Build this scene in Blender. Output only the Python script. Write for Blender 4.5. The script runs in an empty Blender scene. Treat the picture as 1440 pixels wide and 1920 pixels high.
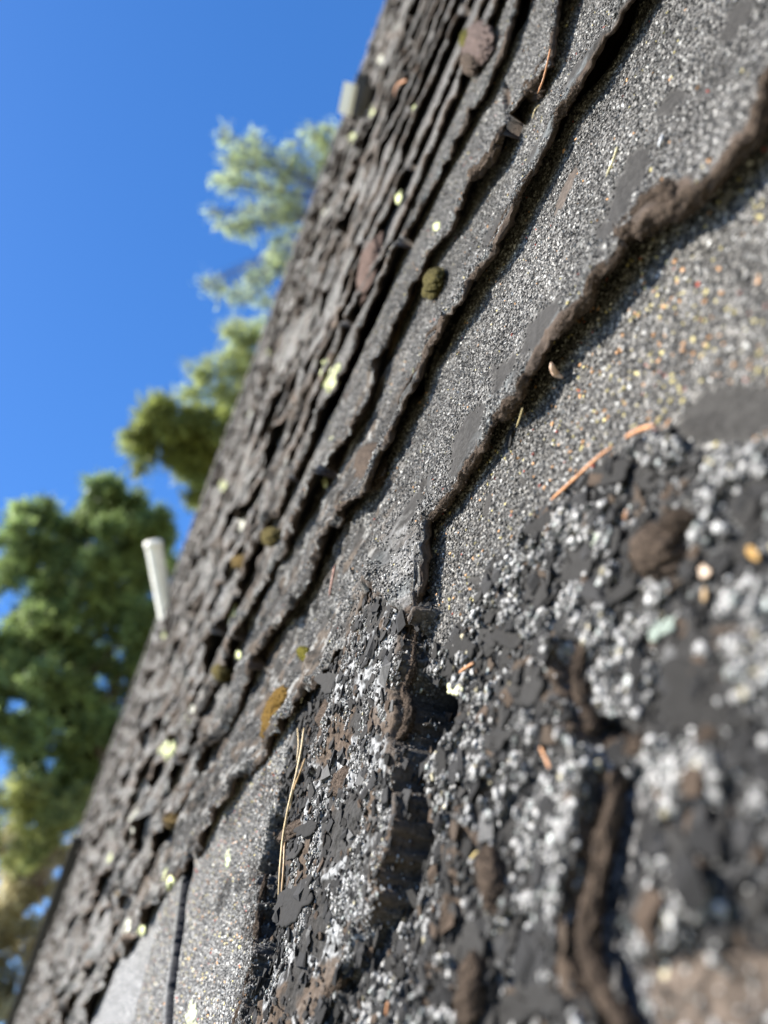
import bpy, math, random
import numpy as np
from mathutils import Matrix, Vector

random.seed(7)
RNG = np.random.default_rng(11)
C = bpy.context.scene.collection
SC = bpy.context.scene

# ------------------------------------------------------------------ camera, sky, sun, exposure
PITCH = math.radians(55)               # slope of the roof
H = 0.12                               # lens above the roof surface
FPX = 1387.0                           # focal length in photo pixels (1440 x 1920)
def nrm(v): return v / np.linalg.norm(v)
def ray_c(x, y): return np.array([x - 720.0, 960.0 - y, -FPX])
E_U = nrm(ray_c(-200, 2500))           # along the courses
_n = np.cross(E_U, nrm(ray_c(545, 400)))
if _n @ ray_c(1000, 1000) > 0: _n = -_n
E_N = nrm(_n)                          # out of the roof
E_V = nrm(np.cross(E_U, E_N))          # up the slope; the object frame of the roof is (-u, v, w)
BASIS = np.stack([E_U, E_V, E_N])      # camera vector -> roof (u, v, w)
ROOF = Matrix.Translation((0, 0, 6.0)) @ Matrix.Rotation(PITCH, 4, 'X')
cam_d = bpy.data.cameras.new("camera")
cam = bpy.data.objects.new("camera", cam_d); C.objects.link(cam)
M3 = Matrix([[BASIS[r][c] * (-1 if r == 0 else 1) for c in range(3)] for r in range(3)])
cam.matrix_world = ROOF @ (Matrix.Translation((0, 0, H)) @ M3.to_4x4())
cam_d.sensor_fit = 'AUTO'; cam_d.sensor_width = 36.0
cam_d.lens = 36.0 * FPX / 1920.0
cam_d.clip_start = 0.01; cam_d.clip_end = 4000
cam_d.dof.use_dof = True
cam_d.dof.focus_distance = 0.365
cam_d.dof.aperture_fstop = 5.7
SC.camera = cam

SUN_L = nrm(np.array([0.28, 0.46, 0.84]))        # towards the sun, roof frame
SUN_W = (ROOF.to_3x3() @ Vector((-SUN_L[0], SUN_L[1], SUN_L[2]))).normalized()
w = bpy.data.worlds.new("World"); SC.world = w; w.use_nodes = True
nt = w.node_tree; bg = nt.nodes["Background"]
sky = nt.nodes.new("ShaderNodeTexSky"); sky.sky_type = 'NISHITA'; sky.sun_disc = False
sky.sun_elevation = math.asin(SUN_W.z); sky.sun_rotation = math.atan2(SUN_W.x, SUN_W.y)
sky.air_density = 1.0; sky.dust_density = 0.3; sky.ozone_density = 3.0; sky.altitude = 400
hs = nt.nodes.new("ShaderNodeHueSaturation"); hs.inputs["Saturation"].default_value = 1.28; hs.inputs["Hue"].default_value = 0.506
nt.links.new(sky.outputs[0], hs.inputs["Color"]); nt.links.new(hs.outputs[0], bg.inputs[0]); bg.inputs[1].default_value = 0.070
sd = bpy.data.lights.new("sun", 'SUN'); sd.energy = 5.0; sd.angle = math.radians(0.5); sd.color = (1.0, 0.94, 0.84)
so = bpy.data.objects.new("sun", sd); C.objects.link(so)
so.rotation_euler = SUN_W.to_track_quat('Z', 'Y').to_euler(); so.location = (0, 0, 30)
SC.view_settings.view_transform = 'Standard'; SC.view_settings.look = 'None'
SC.view_settings.gamma = 1.0; SC.view_settings.exposure = 1.88
SC.cycles.max_bounces = 5
SC.cycles.use_denoising = True

# ------------------------------------------------------------------ helpers
def to_uv(px, py, hw=0.0):
    """photo pixel -> point of the roof (u, v) at height hw"""
    px = np.asarray(px, float); py = np.asarray(py, float)
    r = np.stack([px - 720, 960 - py, np.full_like(px, -FPX)], -1)
    t = -(H - hw) / (r @ E_N)
    p = r * t[..., None]
    return p @ E_U, p @ E_V
def to_px(u, v, hw=0.0):
    pc = u[..., None] * E_U + v[..., None] * E_V + (np.asarray(hw) - H + 0 * u)[..., None] * E_N
    z = -pc[..., 2]; ok = z > 0.02; z = np.where(ok, z, 0.02)
    X = np.where(ok, 720 + FPX * pc[..., 0] / z, -9999); Y = np.where(ok, 960 - FPX * pc[..., 1] / z, -9999)
    return X, Y
def P3(px, py, hw=0.0):
    u, v = to_uv(px, py, hw); return np.array([float(u), float(v), hw])
def far_pt(px, py, dist):
    """world point on the sight line of a photo pixel, dist metres away"""
    r = nrm(ray_c(px, py)) * dist
    l = np.array([-(r @ E_U), r @ E_V, r @ E_N + H])
    return np.array(ROOF @ Vector(l))

def _hash(ix, iy, s):
    h = (ix.astype(np.int64) * 374761393 + iy.astype(np.int64) * 668265263 + s * 974634777) & 0xffffffff
    h = ((h ^ (h >> 13)) * 1274126177) & 0xffffffff
    h = ((h ^ (h >> 16)) * 2246822519) & 0xffffffff
    return ((h ^ (h >> 15)) & 0xffffff) / float(0xffffff)
def vnoise(x, y, s=0):
    ix = np.floor(x); iy = np.floor(y); fx = x - ix; fy = y - iy
    fx = fx * fx * (3 - 2 * fx); fy = fy * fy * (3 - 2 * fy)
    a = _hash(ix, iy, s); b = _hash(ix + 1, iy, s); c = _hash(ix, iy + 1, s); d = _hash(ix + 1, iy + 1, s)
    return (a + (b - a) * fx) * (1 - fy) + (c + (d - c) * fx) * fy
def fbm(x, y, s=0, o=4, g=0.5):
    t = 0.0; a = 1.0; n = 0.0
    for k in range(o):
        t = t + a * (vnoise(x * 2 ** k + 17.3 * k, y * 2 ** k - 9.1 * k, s + k) * 2 - 1); n += a; a *= g
    return t / n
def worley(x, y, s=0):
    """distance to nearest cell point and a random number of that cell"""
    ix = np.floor(x); iy = np.floor(y); best = np.full(x.shape, 9.0); rid = np.zeros(x.shape)
    for dx in (-1, 0, 1):
        for dy in (-1, 0, 1):
            cx = ix + dx; cy = iy + dy
            qx = cx + _hash(cx, cy, s); qy = cy + _hash(cx, cy, s + 5)
            d = (qx - x) ** 2 + (qy - y) ** 2; m = d < best
            best = np.where(m, d, best); rid = np.where(m, _hash(cx, cy, s + 9), rid)
    return np.sqrt(best), rid
def sstep(a, b, x):
    t = np.clip((x - a) / (b - a), 0, 1); return t * t * (3 - 2 * t)
def poly_sd(X, Y, pts):
    """signed distance in pixels to a polygon, positive inside"""
    pts = np.array(pts, float); d = np.full(X.shape, 1e9); ins = np.zeros(X.shape, bool)
    n = len(pts)
    for i in range(n):
        x1, y1 = pts[i]; x2, y2 = pts[(i + 1) % n]
        ex, ey = x2 - x1, y2 - y1
        t = np.clip(((X - x1) * ex + (Y - y1) * ey) / (ex * ex + ey * ey + 1e-9), 0, 1)
        d = np.minimum(d, np.hypot(X - x1 - t * ex, Y - y1 - t * ey))
        c = ((y1 > Y) != (y2 > Y)) & (X < (x2 - x1) * (Y - y1) / (y2 - y1 + 1e-12) + x1)
        ins ^= c
    return np.where(ins, d, -d)
def line_d(X, Y, pts):
    pts = np.array(pts, float); d = np.full(X.shape, 1e9)
    for i in range(len(pts) - 1):
        x1, y1 = pts[i]; x2, y2 = pts[i + 1]; ex, ey = x2 - x1, y2 - y1
        t = np.clip(((X - x1) * ex + (Y - y1) * ey) / (ex * ex + ey * ey + 1e-9), 0, 1)
        d = np.minimum(d, np.hypot(X - x1 - t * ex, Y - y1 - t * ey))
    return d
def ell(X, Y, cx, cy, a, b, ang):
    """1 at the centre, 0 on the rim of an ellipse; ang = direction of axis a, degrees, y down"""
    t = math.radians(ang); dx = X - cx; dy = Y - cy
    p = dx * math.cos(t) + dy * math.sin(t); q = -dx * math.sin(t) + dy * math.cos(t)
    return 1 - np.sqrt((p / a) ** 2 + (q / b) ** 2)

GAIN = {'weathered_shingle': 0.68, 'mineral_grain': 0.77, 'crustose_lichen': 0.68, 'brown_felt': 0.60, 'bare_asphalt': 0.50, 'dry_needle': 0.68, 'moss_tuft': 0.72, 'rosette_lichen': 0.9}
def build(name, V, F, mat, parent=None, col=None, gr=None, smooth=True, mw=None, uvw=True):
    if uvw: V = np.asarray(V) * np.array([-1.0, 1.0, 1.0]); F = np.asarray(F)[:, ::-1]
    V = np.ascontiguousarray(V, np.float32); F = np.ascontiguousarray(F, np.int32)
    me = bpy.data.meshes.new(name); n, k = F.shape
    me.vertices.add(len(V)); me.vertices.foreach_set("co", V.ravel())
    me.loops.add(n * k); me.loops.foreach_set("vertex_index", F.ravel())
    me.polygons.add(n); me.polygons.foreach_set("loop_start", np.arange(0, n * k, k, dtype=np.int32))
    me.polygons.foreach_set("use_smooth", np.full(n, smooth, bool))
    if col is not None:
        if mat.name in GAIN: col = np.asarray(col) * GAIN[mat.name]
        a = me.attributes.new("col", 'FLOAT_COLOR', 'POINT')
        c4 = np.ones((len(V), 4), np.float32); c4[:, :3] = col; a.data.foreach_set("color", c4.ravel())
    if gr is not None:
        a = me.attributes.new("gr", 'FLOAT', 'POINT'); a.data.foreach_set("value", np.ascontiguousarray(gr, np.float32).ravel())
    me.update(calc_edges=True)
    me.materials.append(mat)
    o = bpy.data.objects.new(name, me); C.objects.link(o)
    if parent is not None: o.parent = parent
    if mw is not None: o.matrix_world = mw
    return o
def tag(o, label=None, cat=None, group=None, kind=None):
    if label: o["label"] = label
    if cat: o["category"] = cat
    if group: o["group"] = group
    if kind: o["kind"] = kind
    return o
def empty(name, mw):
    o = bpy.data.objects.new(name, None); C.objects.link(o); o.matrix_world = mw; o.empty_display_size = 0.05
    return o
def thing_on_roof(name, V, F, mat, label, cat, group=None, col=None, gr=None, smooth=True, kind=None):
    V = np.asarray(V, float)
    b = np.array([V[:, 0].mean(), V[:, 1].mean(), V[:, 2].min()])
    o = build(name, V - b, F, mat, None, col, gr, smooth, ROOF @ Matrix.Translation(Vector((-b[0], b[1], b[2]))))
    return tag(o, label, cat, group, kind)
def grid_faces(nr, nc):
    i = np.arange(nr - 1)[:, None] * nc + np.arange(nc - 1)[None, :]
    return np.stack([i, i + 1, i + nc + 1, i + nc], -1).reshape(-1, 4)
def tube(path, rad, ns=8, jit=0.0, seed=0, caps=True):
    path = np.asarray(path, float); n = len(path); rad = np.broadcast_to(np.asarray(rad, float), (n,))
    tg = np.gradient(path, axis=0); tg /= np.linalg.norm(tg, axis=1)[:, None] + 1e-12
    ref = np.array([0.13, 0.21, 0.97]) if abs(tg[0, 2]) < 0.8 else np.array([0.97, 0.1, 0.2])
    a = np.cross(tg, ref); a /= np.linalg.norm(a, axis=1)[:, None]; b = np.cross(a, tg)
    th = np.arange(ns) * 2 * math.pi / ns
    rr = rad[:, None] * (1 + jit * (np.random.default_rng(seed).random((n, ns)) * 2 - 1))
    V = path[:, None] + rr[..., None] * (np.cos(th)[None, :, None] * a[:, None] + np.sin(th)[None, :, None] * b[:, None])
    V = V.reshape(-1, 3)
    i = (np.arange(n - 1)[:, None] * ns + np.arange(ns)[None, :]); j = (np.arange(n - 1)[:, None] * ns + (np.arange(ns)[None, :] + 1) % ns)
    F = np.stack([i, j, j + ns, i + ns], -1).reshape(-1, 4)
    if caps:
        V = np.vstack([V, path[0], path[-1]]); c0 = n * ns; k = np.arange(ns); k2 = (k + 1) % ns
        F = np.vstack([F, np.stack([k2, k, np.full(ns, c0), np.full(ns, c0)], -1)[:, [0, 1, 2, 2]] * 0 + np.stack([k2, k, np.full(ns, c0), k2], -1)]) if False else F
        e = (n - 1) * ns
        q0 = np.stack([k2[::2], k[::2], np.full(len(k[::2]), c0), (k2[::2] + 1) % ns], -1)
        q1 = np.stack([e + k[::2], e + k2[::2], e + (k2[::2] + 1) % ns, np.full(len(k[::2]), c0 + 1)], -1)
        F = np.vstack([F, q0, q1])
    return V, F
def cat(parts):
    Vs, Fs, o = [], [], 0
    for V, F in parts: Vs.append(V); Fs.append(F + o); o += len(V)
    return np.vstack(Vs), np.vstack(Fs)
def smooth_path(pts, n):
    pts = np.asarray(pts, float); d = np.r_[0, np.cumsum(np.linalg.norm(np.diff(pts, axis=0), axis=1))]
    t = np.linspace(0, d[-1], n); out = np.stack([np.interp(t, d, pts[:, k]) for k in range(pts.shape[1])], -1)
    k = max(1, n // (len(pts) * 2)); ker = np.ones(2 * k + 1) / (2 * k + 1)
    for c in range(out.shape[1]):
        p = np.pad(out[:, c], k, mode='edge'); s = np.convolve(p, ker, 'valid'); s[0], s[-1] = out[0, c], out[-1, c]; out[:, c] = s
    return out
def rand_rot(n, rng):
    q = rng.normal(size=(n, 4)); q /= np.linalg.norm(q, axis=1)[:, None]; a, b, c, d = q.T
    return np.stack([1 - 2 * (c * c + d * d), 2 * (b * c - a * d), 2 * (b * d + a * c),
                     2 * (b * c + a * d), 1 - 2 * (b * b + d * d), 2 * (c * d - a * b),
                     2 * (b * d - a * c), 2 * (c * d + a * b), 1 - 2 * (b * b + c * c)], -1).reshape(n, 3, 3)
CUBE = np.array([[x, y, z] for x in (-1, 1) for y in (-1, 1) for z in (-1, 1)], float)
CUBEF = np.array([[0, 1, 3, 2], [4, 6, 7, 5], [0, 4, 5, 1], [2, 3, 7, 6], [0, 2, 6, 4], [1, 5, 7, 3]])
def grains(pos, size, rng, flat=0.8, stretch=0.35):
    """angular mineral grains: bent cubes, vectorised"""
    n = len(pos); sh = CUBE[None] * (1 + (rng.random((n, 8, 3)) - 0.5) * 0.9) * 0.42
    sh = sh * (1 + (rng.random((n, 1, 3)) - 0.5) * 2 * stretch)
    sh = np.einsum('nij,nkj->nki', rand_rot(n, rng), sh); sh[..., 2] *= flat
    V = pos[:, None] + sh * size[:, None, None]
    F = (CUBEF[None] + 8 * np.arange(n)[:, None, None]).reshape(-1, 4)
    return V.reshape(-1, 3), F
def icosphere():
    import bmesh
    bm = bmesh.new(); bmesh.ops.create_icosphere(bm, subdivisions=2, radius=1.0); bm.verts.ensure_lookup_table()
    V = np.array([v.co[:] for v in bm.verts]); F = np.array([[v.index for v in f.verts] for f in bm.faces]); bm.free()
    return V, F
ICO_V, ICO_F = icosphere()
def lumps(pos, size, rng, flat=0.55, rough=0.55):
    n = len(pos); m = len(ICO_V); R = rand_rot(n, rng)
    sh = np.einsum('nij,kj->nki', R, ICO_V)
    sh = sh * (1 + (rng.random((n, m, 1)) - 0.5) * 2 * rough) * (1 + (rng.random((n, 1, 3)) - 0.5) * 0.5)
    sh[..., 2] *= flat
    V = pos[:, None] + sh * size[:, None, None]
    F = (ICO_F[None] + m * np.arange(n)[:, None, None]).reshape(-1, 3)
    return V.reshape(-1, 3), F

# ------------------------------------------------------------------ materials
def mat_new(name):
    m = bpy.data.materials.new(name); m.use_nodes = True
    n = m.node_tree.nodes; l = m.node_tree.links; b = n["Principled BSDF"]
    return m, n, l, b
def mat_attr(name, rough=0.85, spec=0.3, nscale=900, nstr=0.4, ndist=0.0004, var=0.35):
    """colour from the 'col' attribute, broken up by noise, with a fine bump"""
    m, n, l, b = mat_new(name)
    a = n.new("ShaderNodeAttribute"); a.attribute_name = "col"
    tc = n.new("ShaderNodeTexCoord"); no = n.new("ShaderNodeTexNoise"); no.inputs["Scale"].default_value = nscale; no.inputs["Detail"].default_value = 3
    l.new(tc.outputs["Object"], no.inputs["Vector"])
    mr = n.new("ShaderNodeMapRange"); mr.inputs[1].default_value = 0.3; mr.inputs[2].default_value = 0.7
    mr.inputs[3].default_value = 1 - var; mr.inputs[4].default_value = 1 + var; l.new(no.outputs[0], mr.inputs[0])
    mx = n.new("ShaderNodeVectorMath"); mx.operation = 'SCALE'; l.new(a.outputs["Color"], mx.inputs[0]); l.new(mr.outputs[0], mx.inputs["Scale"])
    l.new(mx.outputs[0], b.inputs["Base Color"])
    bp = n.new("ShaderNodeBump"); bp.inputs["Strength"].default_value = nstr; bp.inputs["Distance"].default_value = ndist
    l.new(no.outputs[0], bp.inputs["Height"]); l.new(bp.outputs[0], b.inputs["Normal"])
    b.inputs["Roughness"].default_value = rough; b.inputs["Specular IOR Level"].default_value = spec
    return m
def mat_plain(name, colr, rough=0.8, spec=0.3, nscale=40, var=0.25, nstr=0.3, ndist=0.002, stretch=None):
    m, n, l, b = mat_new(name)
    tc = n.new("ShaderNodeTexCoord"); no = n.new("ShaderNodeTexNoise"); no.inputs["Scale"].default_value = nscale; no.inputs["Detail"].default_value = 5
    if stretch:
        mp = n.new("ShaderNodeMapping"); mp.inputs["Scale"].default_value = stretch; l.new(tc.outputs["Object"], mp.inputs[0]); l.new(mp.outputs[0], no.inputs["Vector"])
    else: l.new(tc.outputs["Object"], no.inputs["Vector"])
    cr = n.new("ShaderNodeValToRGB"); c = np.array(colr)
    cr.color_ramp.elements[0].position = 0.3; cr.color_ramp.elements[0].color = (*(c * (1 - var)), 1)
    cr.color_ramp.elements[1].position = 0.7; cr.color_ramp.elements[1].color = (*np.minimum(c * (1 + var), 1), 1)
    l.new(no.outputs[0], cr.inputs[0]); l.new(cr.outputs[0], b.inputs["Base Color"])
    bp = n.new("ShaderNodeBump"); bp.inputs["Strength"].default_value = nstr; bp.inputs["Distance"].default_value = ndist
    l.new(no.outputs[0], bp.inputs["Height"]); l.new(bp.outputs[0], b.inputs["Normal"])
    b.inputs["Roughness"].default_value = rough; b.inputs["Specular IOR Level"].default_value = spec
    return m
def mat_shingle():
    m, n, l, b = mat_new("weathered_shingle")
    a = n.new("ShaderNodeAttribute"); a.attribute_name = "col"
    g = n.new("ShaderNodeAttribute"); g.attribute_name = "gr"
    tc = n.new("ShaderNodeTexCoord")
    vo = n.new("ShaderNodeTexVoronoi"); vo.inputs["Scale"].default_value = 720; l.new(tc.outputs["Object"], vo.inputs["Vector"])
    sp = n.new("ShaderNodeSeparateColor"); l.new(vo.outputs["Color"], sp.inputs[0])
    pw = n.new("ShaderNodeMath"); pw.operation = 'POWER'; pw.inputs[1].default_value = 2.2; l.new(sp.outputs[0], pw.inputs[0])
    mr = n.new("ShaderNodeMapRange"); mr.inputs[3].default_value = 0.42; mr.inputs[4].default_value = 2.5; l.new(pw.outputs[0], mr.inputs[0])
    # bitumen between the grains
    gp = n.new("ShaderNodeMapRange"); gp.inputs[1].default_value = 0.35; gp.inputs[2].default_value = 0.75; gp.inputs[3].default_value = 1.0; gp.inputs[4].default_value = 0.35
    l.new(vo.outputs["Distance"], gp.inputs[0])
    mu = n.new("ShaderNodeMath"); mu.operation = 'MULTIPLY'; l.new(mr.outputs[0], mu.inputs[0]); l.new(gp.outputs[0], mu.inputs[1])
    no = n.new("ShaderNodeTexNoise"); no.inputs["Scale"].default_value = 420; no.inputs["Detail"].default_value = 5; no.inputs["Roughness"].default_value = 0.65
    l.new(tc.outputs["Object"], no.inputs["Vector"])
    nr = n.new("ShaderNodeMapRange"); nr.inputs[1].default_value = 0.3; nr.inputs[2].default_value = 0.7; nr.inputs[3].default_value = 0.62; nr.inputs[4].default_value = 1.38
    l.new(no.outputs[0], nr.inputs[0])
    mixf = n.new("ShaderNodeMix"); mixf.data_type = 'FLOAT'
    l.new(g.outputs["Fac"], mixf.inputs["Factor"]); l.new(nr.outputs[0], mixf.inputs["A"]); l.new(mu.outputs[0], mixf.inputs["B"])
    sc = n.new("ShaderNodeVectorMath"); sc.operation = 'SCALE'; l.new(a.outputs["Color"], sc.inputs[0]); l.new(mixf.outputs["Result"], sc.inputs["Scale"])
    l.new(sc.outputs[0], b.inputs["Base Color"])
    hv = n.new("ShaderNodeMath"); hv.operation = 'MULTIPLY'; l.new(vo.outputs["Distance"], hv.inputs[0]); l.new(g.outputs["Fac"], hv.inputs[1])
    b1 = n.new("ShaderNodeBump"); b1.invert = True; b1.inputs["Strength"].default_value = 0.9; b1.inputs["Distance"].default_value = 0.0011; l.new(hv.outputs[0], b1.inputs["Height"])
    b2 = n.new("ShaderNodeBump"); b2.inputs["Strength"].default_value = 0.7; b2.inputs["Distance"].default_value = 0.0016
    l.new(no.outputs[0], b2.inputs["Height"]); l.new(b1.outputs[0], b2.inputs["Normal"]); l.new(b2.outputs[0], b.inputs["Normal"])
    b.inputs["Roughness"].default_value = 0.92; b.inputs["Specular IOR Level"].default_value = 0.12
    return m
M_SH = mat_shingle()
M_GRAIN = mat_attr("mineral_grain", rough=0.75, spec=0.25, var=0.2)
M_LICHEN = mat_attr("crustose_lichen", rough=0.95, spec=0.15, nscale=1600, nstr=0.8, ndist=0.0006, var=0.3)
M_FELT = mat_attr("brown_felt", rough=1.0, spec=0.1, nscale=900, nstr=1.0, ndist=0.0012, var=0.5)
M_ASPH = mat_attr("bare_asphalt", rough=0.9, spec=0.15, nscale=600, nstr=0.5, ndist=0.0006, var=0.18)
M_NEEDLE = mat_attr("dry_needle", rough=0.5, spec=0.4, nscale=500, var=0.25)
M_ROS = mat_attr("rosette_lichen", rough=0.95, spec=0.15, nscale=300, nstr=0.6, ndist=0.002, var=0.2)
M_MOSS = mat_attr("moss_tuft", rough=1.0, spec=0.1, nscale=700, nstr=1.0, ndist=0.001, var=0.5)
GAIN['needle_foliage'] = 1.6
M_LEAF = mat_attr("needle_foliage", rough=0.6, spec=0.3, nscale=3, nstr=0.0, var=0.2)
_n, _l = M_LEAF.node_tree.nodes, M_LEAF.node_tree.links
_t = _n.new("ShaderNodeBsdfTranslucent"); _m = _n.new("ShaderNodeMixShader"); _m.inputs[0].default_value = 0.45
_src = _n["Principled BSDF"].inputs["Base Color"].links[0].from_socket
_l.new(_src, _t.inputs[0]); _l.new(_n["Principled BSDF"].outputs[0], _m.inputs[1]); _l.new(_t.outputs[0], _m.inputs[2]); _l.new(_m.outputs[0], _n["Material Output"].inputs[0])
M_BARK = mat_plain("bark", (0.10, 0.075, 0.055), nscale=12, nstr=0.8, ndist=0.02, stretch=(1, 1, 0.2))

# ------------------------------------------------------------------ traced edges (photo pixels)
A_PX = [(1520, 90), (1480, 150), (1440, 205), (1410, 265), (1370, 325), (1330, 380), (1290, 422), (1245, 440), (1205, 452), (1190, 480), (1172, 519), (1144, 530), (1116, 575), (1097, 608),
        (1074, 633), (1055, 642), (1035, 672), (1022, 705), (1005, 722), (988, 750), (960, 775), (933, 785), (924, 811), (916, 839), (897, 867), (880, 894), (850, 930), (825, 958), (806, 985),
        (803, 1025), (788, 1055), (790, 1089), (793, 1130), (785, 1166), (765, 1160), (745, 1140), (722, 1120), (705, 1108), (694, 1150), (664, 1200), (600, 1290), (560, 1340), (500, 1430), (460, 1480), (400, 1570), (360, 1620), (230, 1800)]
B_PX = [(1290, -120), (1214, 0), (1187, 40), (1162, 86), (1138, 122), (1116, 162), (1086, 196), (1058, 232), (1046, 275), (1034, 300), (1021, 330), (1000, 375), (961, 458), (939, 497), (905, 535),
        (897, 572), (867, 608), (847, 647), (817, 680), (808, 716), (798, 747), (772, 785), (758, 830), (739, 869), (715, 935), (640, 1000), (612, 1080), (560, 1165), (500, 1250)]
C_PX = [(1105, -60), (1070, 10), (1055, 80), (1045, 130), (1010, 180), (972, 240), (961, 275), (950, 305), (930, 332), (905, 355), (886, 389), (864, 430), (830, 469), (810, 500), (790, 545), (775, 580),
        (750, 630), (730, 680), (710, 740), (698, 785), (640, 880)]
D_PX = [(1010, -60), (975, 40), (964, 83), (933, 164), (894, 222), (864, 283), (836, 328), (817, 372), (789, 433), (758, 494), (700, 600)]
E_EXP = 0.1275; V_A = 0.284; RIDGE_V = V_A + 31 * E_EXP
def edge_fn(px, hw, vnom):
    px = np.array(px, float); u, v = to_uv(px[:, 0], px[:, 1], hw); o = np.argsort(u, kind='stable'); u, v = u[o], v[o]
    def f(x):
        y = np.interp(x, u, v)
        k = sstep(u[0] - 0.25, u[0], x) * (1 - sstep(u[-1], u[-1] + 0.25, x))
        return vnom + (y - vnom) * k
    return f

# ------------------------------------------------------------------ the house: walls and roof
house = empty("house", ROOF)
tag(house, "house under the old grey asphalt shingle roof that fills the right of the view", "house")

def ugrid(vk, umin=-1.2, umax=15.0, fac=0.0017, lo=0.0008):
    out = [0.0]; x = 0.0
    while x < umax:
        x += max(lo, fac * math.sqrt(x * x + vk * vk + H * H)); out.append(x)
    neg = []; x = 0.0
    while x > umin:
        x -= max(lo, fac * math.sqrt(x * x + vk * vk)) * (1 if x > -0.06 else 3); neg.append(x)
    return np.array(neg[::-1] + out)
def Wlow(u, v):   # slow warping of the whole old deck
    return 0.004 * fbm(u / 0.33, v / 0.33, 3, 2)
def Wfar(u, v):
    d = np.hypot(u, v); return sstep(0.22, 0.75, u + 0.15 * (v - 0.3)) * (0.55 + 0.45 * sstep(0.4, 1.2, d)) + 0.35 * sstep(1.0, 2.2, v) * (1 - sstep(0.22, 0.75, u + 0.15 * (v - 0.3)))

BARE = [  # bare asphalt streaks on the upper courses: photo x, y, half length, half width, angle
    (1012, 618, 78, 24, -62), (945, 700, 48, 26, -60), (880, 815, 70, 26, -62), (862, 870, 36, 20, -62), (1190, 320, 64, 26, -58), (1160, 385, 60, 24, -60), (1130, 430, 26, 18, -60),
    (1262, 190, 40, 22, -50), (1090, 130, 80, 15, -60), (1040, 225, 60, 10, -58), (862, 578, 50, 13, -62), (840, 640, 40, 8, -62), (765, 960, 90, 14, -60), (712, 1042, 18, 26, -60),
    (925, 430, 60, 9, -62), (1000, 290, 40, 8, -62), (760, 730, 70, 9, -62), (725, 1190, 40, 12, -60), (1390, 30, 40, 26, -50), (1370, 60, 30, 20, -40)]
BUTT = {}
surfaces = []    # (P, col, gr, w) of the near strips, to strew grains on
def course(k, vbf, near):
    vn = V_A + k * E_EXP
    u = ugrid(vn); nu = len(u); r0 = math.hypot(vn, H)
    rng = np.random.default_rng(100 + k)
    far = Wfar(u, 0 * u + vn)
    ti_ = np.floor((u - (0.39 + 0.1525 * (k % 2))) / 0.305)
    # butt line
    dens = 1.0
    vb = vbf(u) + 0.0030 * fbm(u / 0.017, 0 * u + k, 20 + k, 5, 0.65) + 0.0034 * vnoise(u / 0.021, 0 * u + 7 * k, 48) ** 2 * fbm(u / 0.0035, 0 * u + k, 40 + k, 4, 0.7) + 0.0022 * np.abs(fbm(u / 0.008, 0 * u + k, 46 + k, 4, 0.6))
    vb = vb + 0.014 * np.maximum(0, fbm(u / 0.024, 0 * u + 5 * k, 66 + k, 5, 0.6) - 0.08) + far * (0.013 * fbm(u / 0.11 + 0.61 * k, 0 * u + 3 * k, 60 + k, 5, 0.6) + 0.03 * np.maximum(0, fbm(u / 0.10, 0 * u + 3 * k, 64 + k, 3) - 0.12) + 0.012 * (_hash(ti_, 0 * ti_ + k, 13) - 0.5))
    # tabs: keyways every 305 mm, staggered
    off = (0.39 + 0.1525 * (k % 2)) + 0.01 * rng.random()
    s = (u - off) / 0.305; ti = np.floor(s); sf = s - ti
    ra = _hash(ti, 0 * ti + k, 3); rb = _hash(ti, 0 * ti + k, 4); rc = _hash(ti, 0 * ti + k, 5)
    dk = np.minimum(sf, 1 - sf) * 0.305
    lift = 0.0030 + (0.0025 if k in (1, 2, 3) else 0.0) + 0.0042 * ra + 0.004 * (fbm(u / 0.06, 0 * u + k, 80, 3) + 0.3) + 0.0030 * fbm(u / 0.012, 0 * u + k, 82, 4)
    lift = lift + (0.3 + far) * (0.009 * rb * np.exp(-(sf * 0.305 / 0.05) ** 2) + 0.010 * rc * np.exp(-((1 - sf) * 0.305 / 0.05) ** 2))
    lift = lift * (1 - 0.2 * far * sstep(0.6, 1.5, np.hypot(u, vn))) + far * (0.018 * np.maximum(0, fbm(u / 0.12 + 0.37 * k, 0 * u + k, 84, 5, 0.6) + 0.02) * 2)
    if k == 0:   # the near butt stands well off the course below
        lift = lift * 0.8 + 0.003 * np.exp(-((u - 0.07) / 0.05) ** 2)
    lift = np.maximum(lift, 0.0006)
    T = 0.0026 + 0.0012 * fbm(u / 0.02, 0 * u + k, 90, 3)
    # rows: underside, front, rounded brown nose, top
    dt = lambda t: max(0.0011 if near else 0.003, 0.0035 * math.hypot(r0, t)) if t > 0.012 else max(0.0007, 0.0022 * r0)
    ts = [0.0]
    while ts[-1] < E_EXP + 0.065: ts.append(ts[-1] + dt(ts[-1]))
    ts = np.array(ts); nt_ = len(ts)
    TT, UU = np.meshgrid(ts, u, indexing='ij'); VV = vb[None] + TT
    def top(UU, VV, TT):
        w_ = 0.0040 * (1.95 - 1.1 * np.clip(TT / E_EXP, 0, 1.7)) + Wlow(UU, VV)
        w_ = w_ + lift[None] * np.exp(-(TT / 0.034) ** 1.4)
        return w_
    WT = top(UU, VV, TT)
    FR = Wfar(UU, VV)
    nose = 0.006 + 0.016 * FR * sstep(0.5, 1.5, np.hypot(UU, VV))
    WT = WT - (0.0024 + 0.004 * FR) * (1 - np.clip(TT / nose, 0, 1)) ** 2
    # small relief
    n1 = fbm(UU / 0.02, VV / 0.02, 7, 4); n2 = fbm(UU / 0.0045, VV / 0.0045, 8, 3)
    rough = sstep(0.016, 0.0, TT)
    UW = UU + 0.07 * fbm(UU / 0.12 + 3.1, VV / 0.12, 320, 3) + 0.4 * VV
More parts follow.
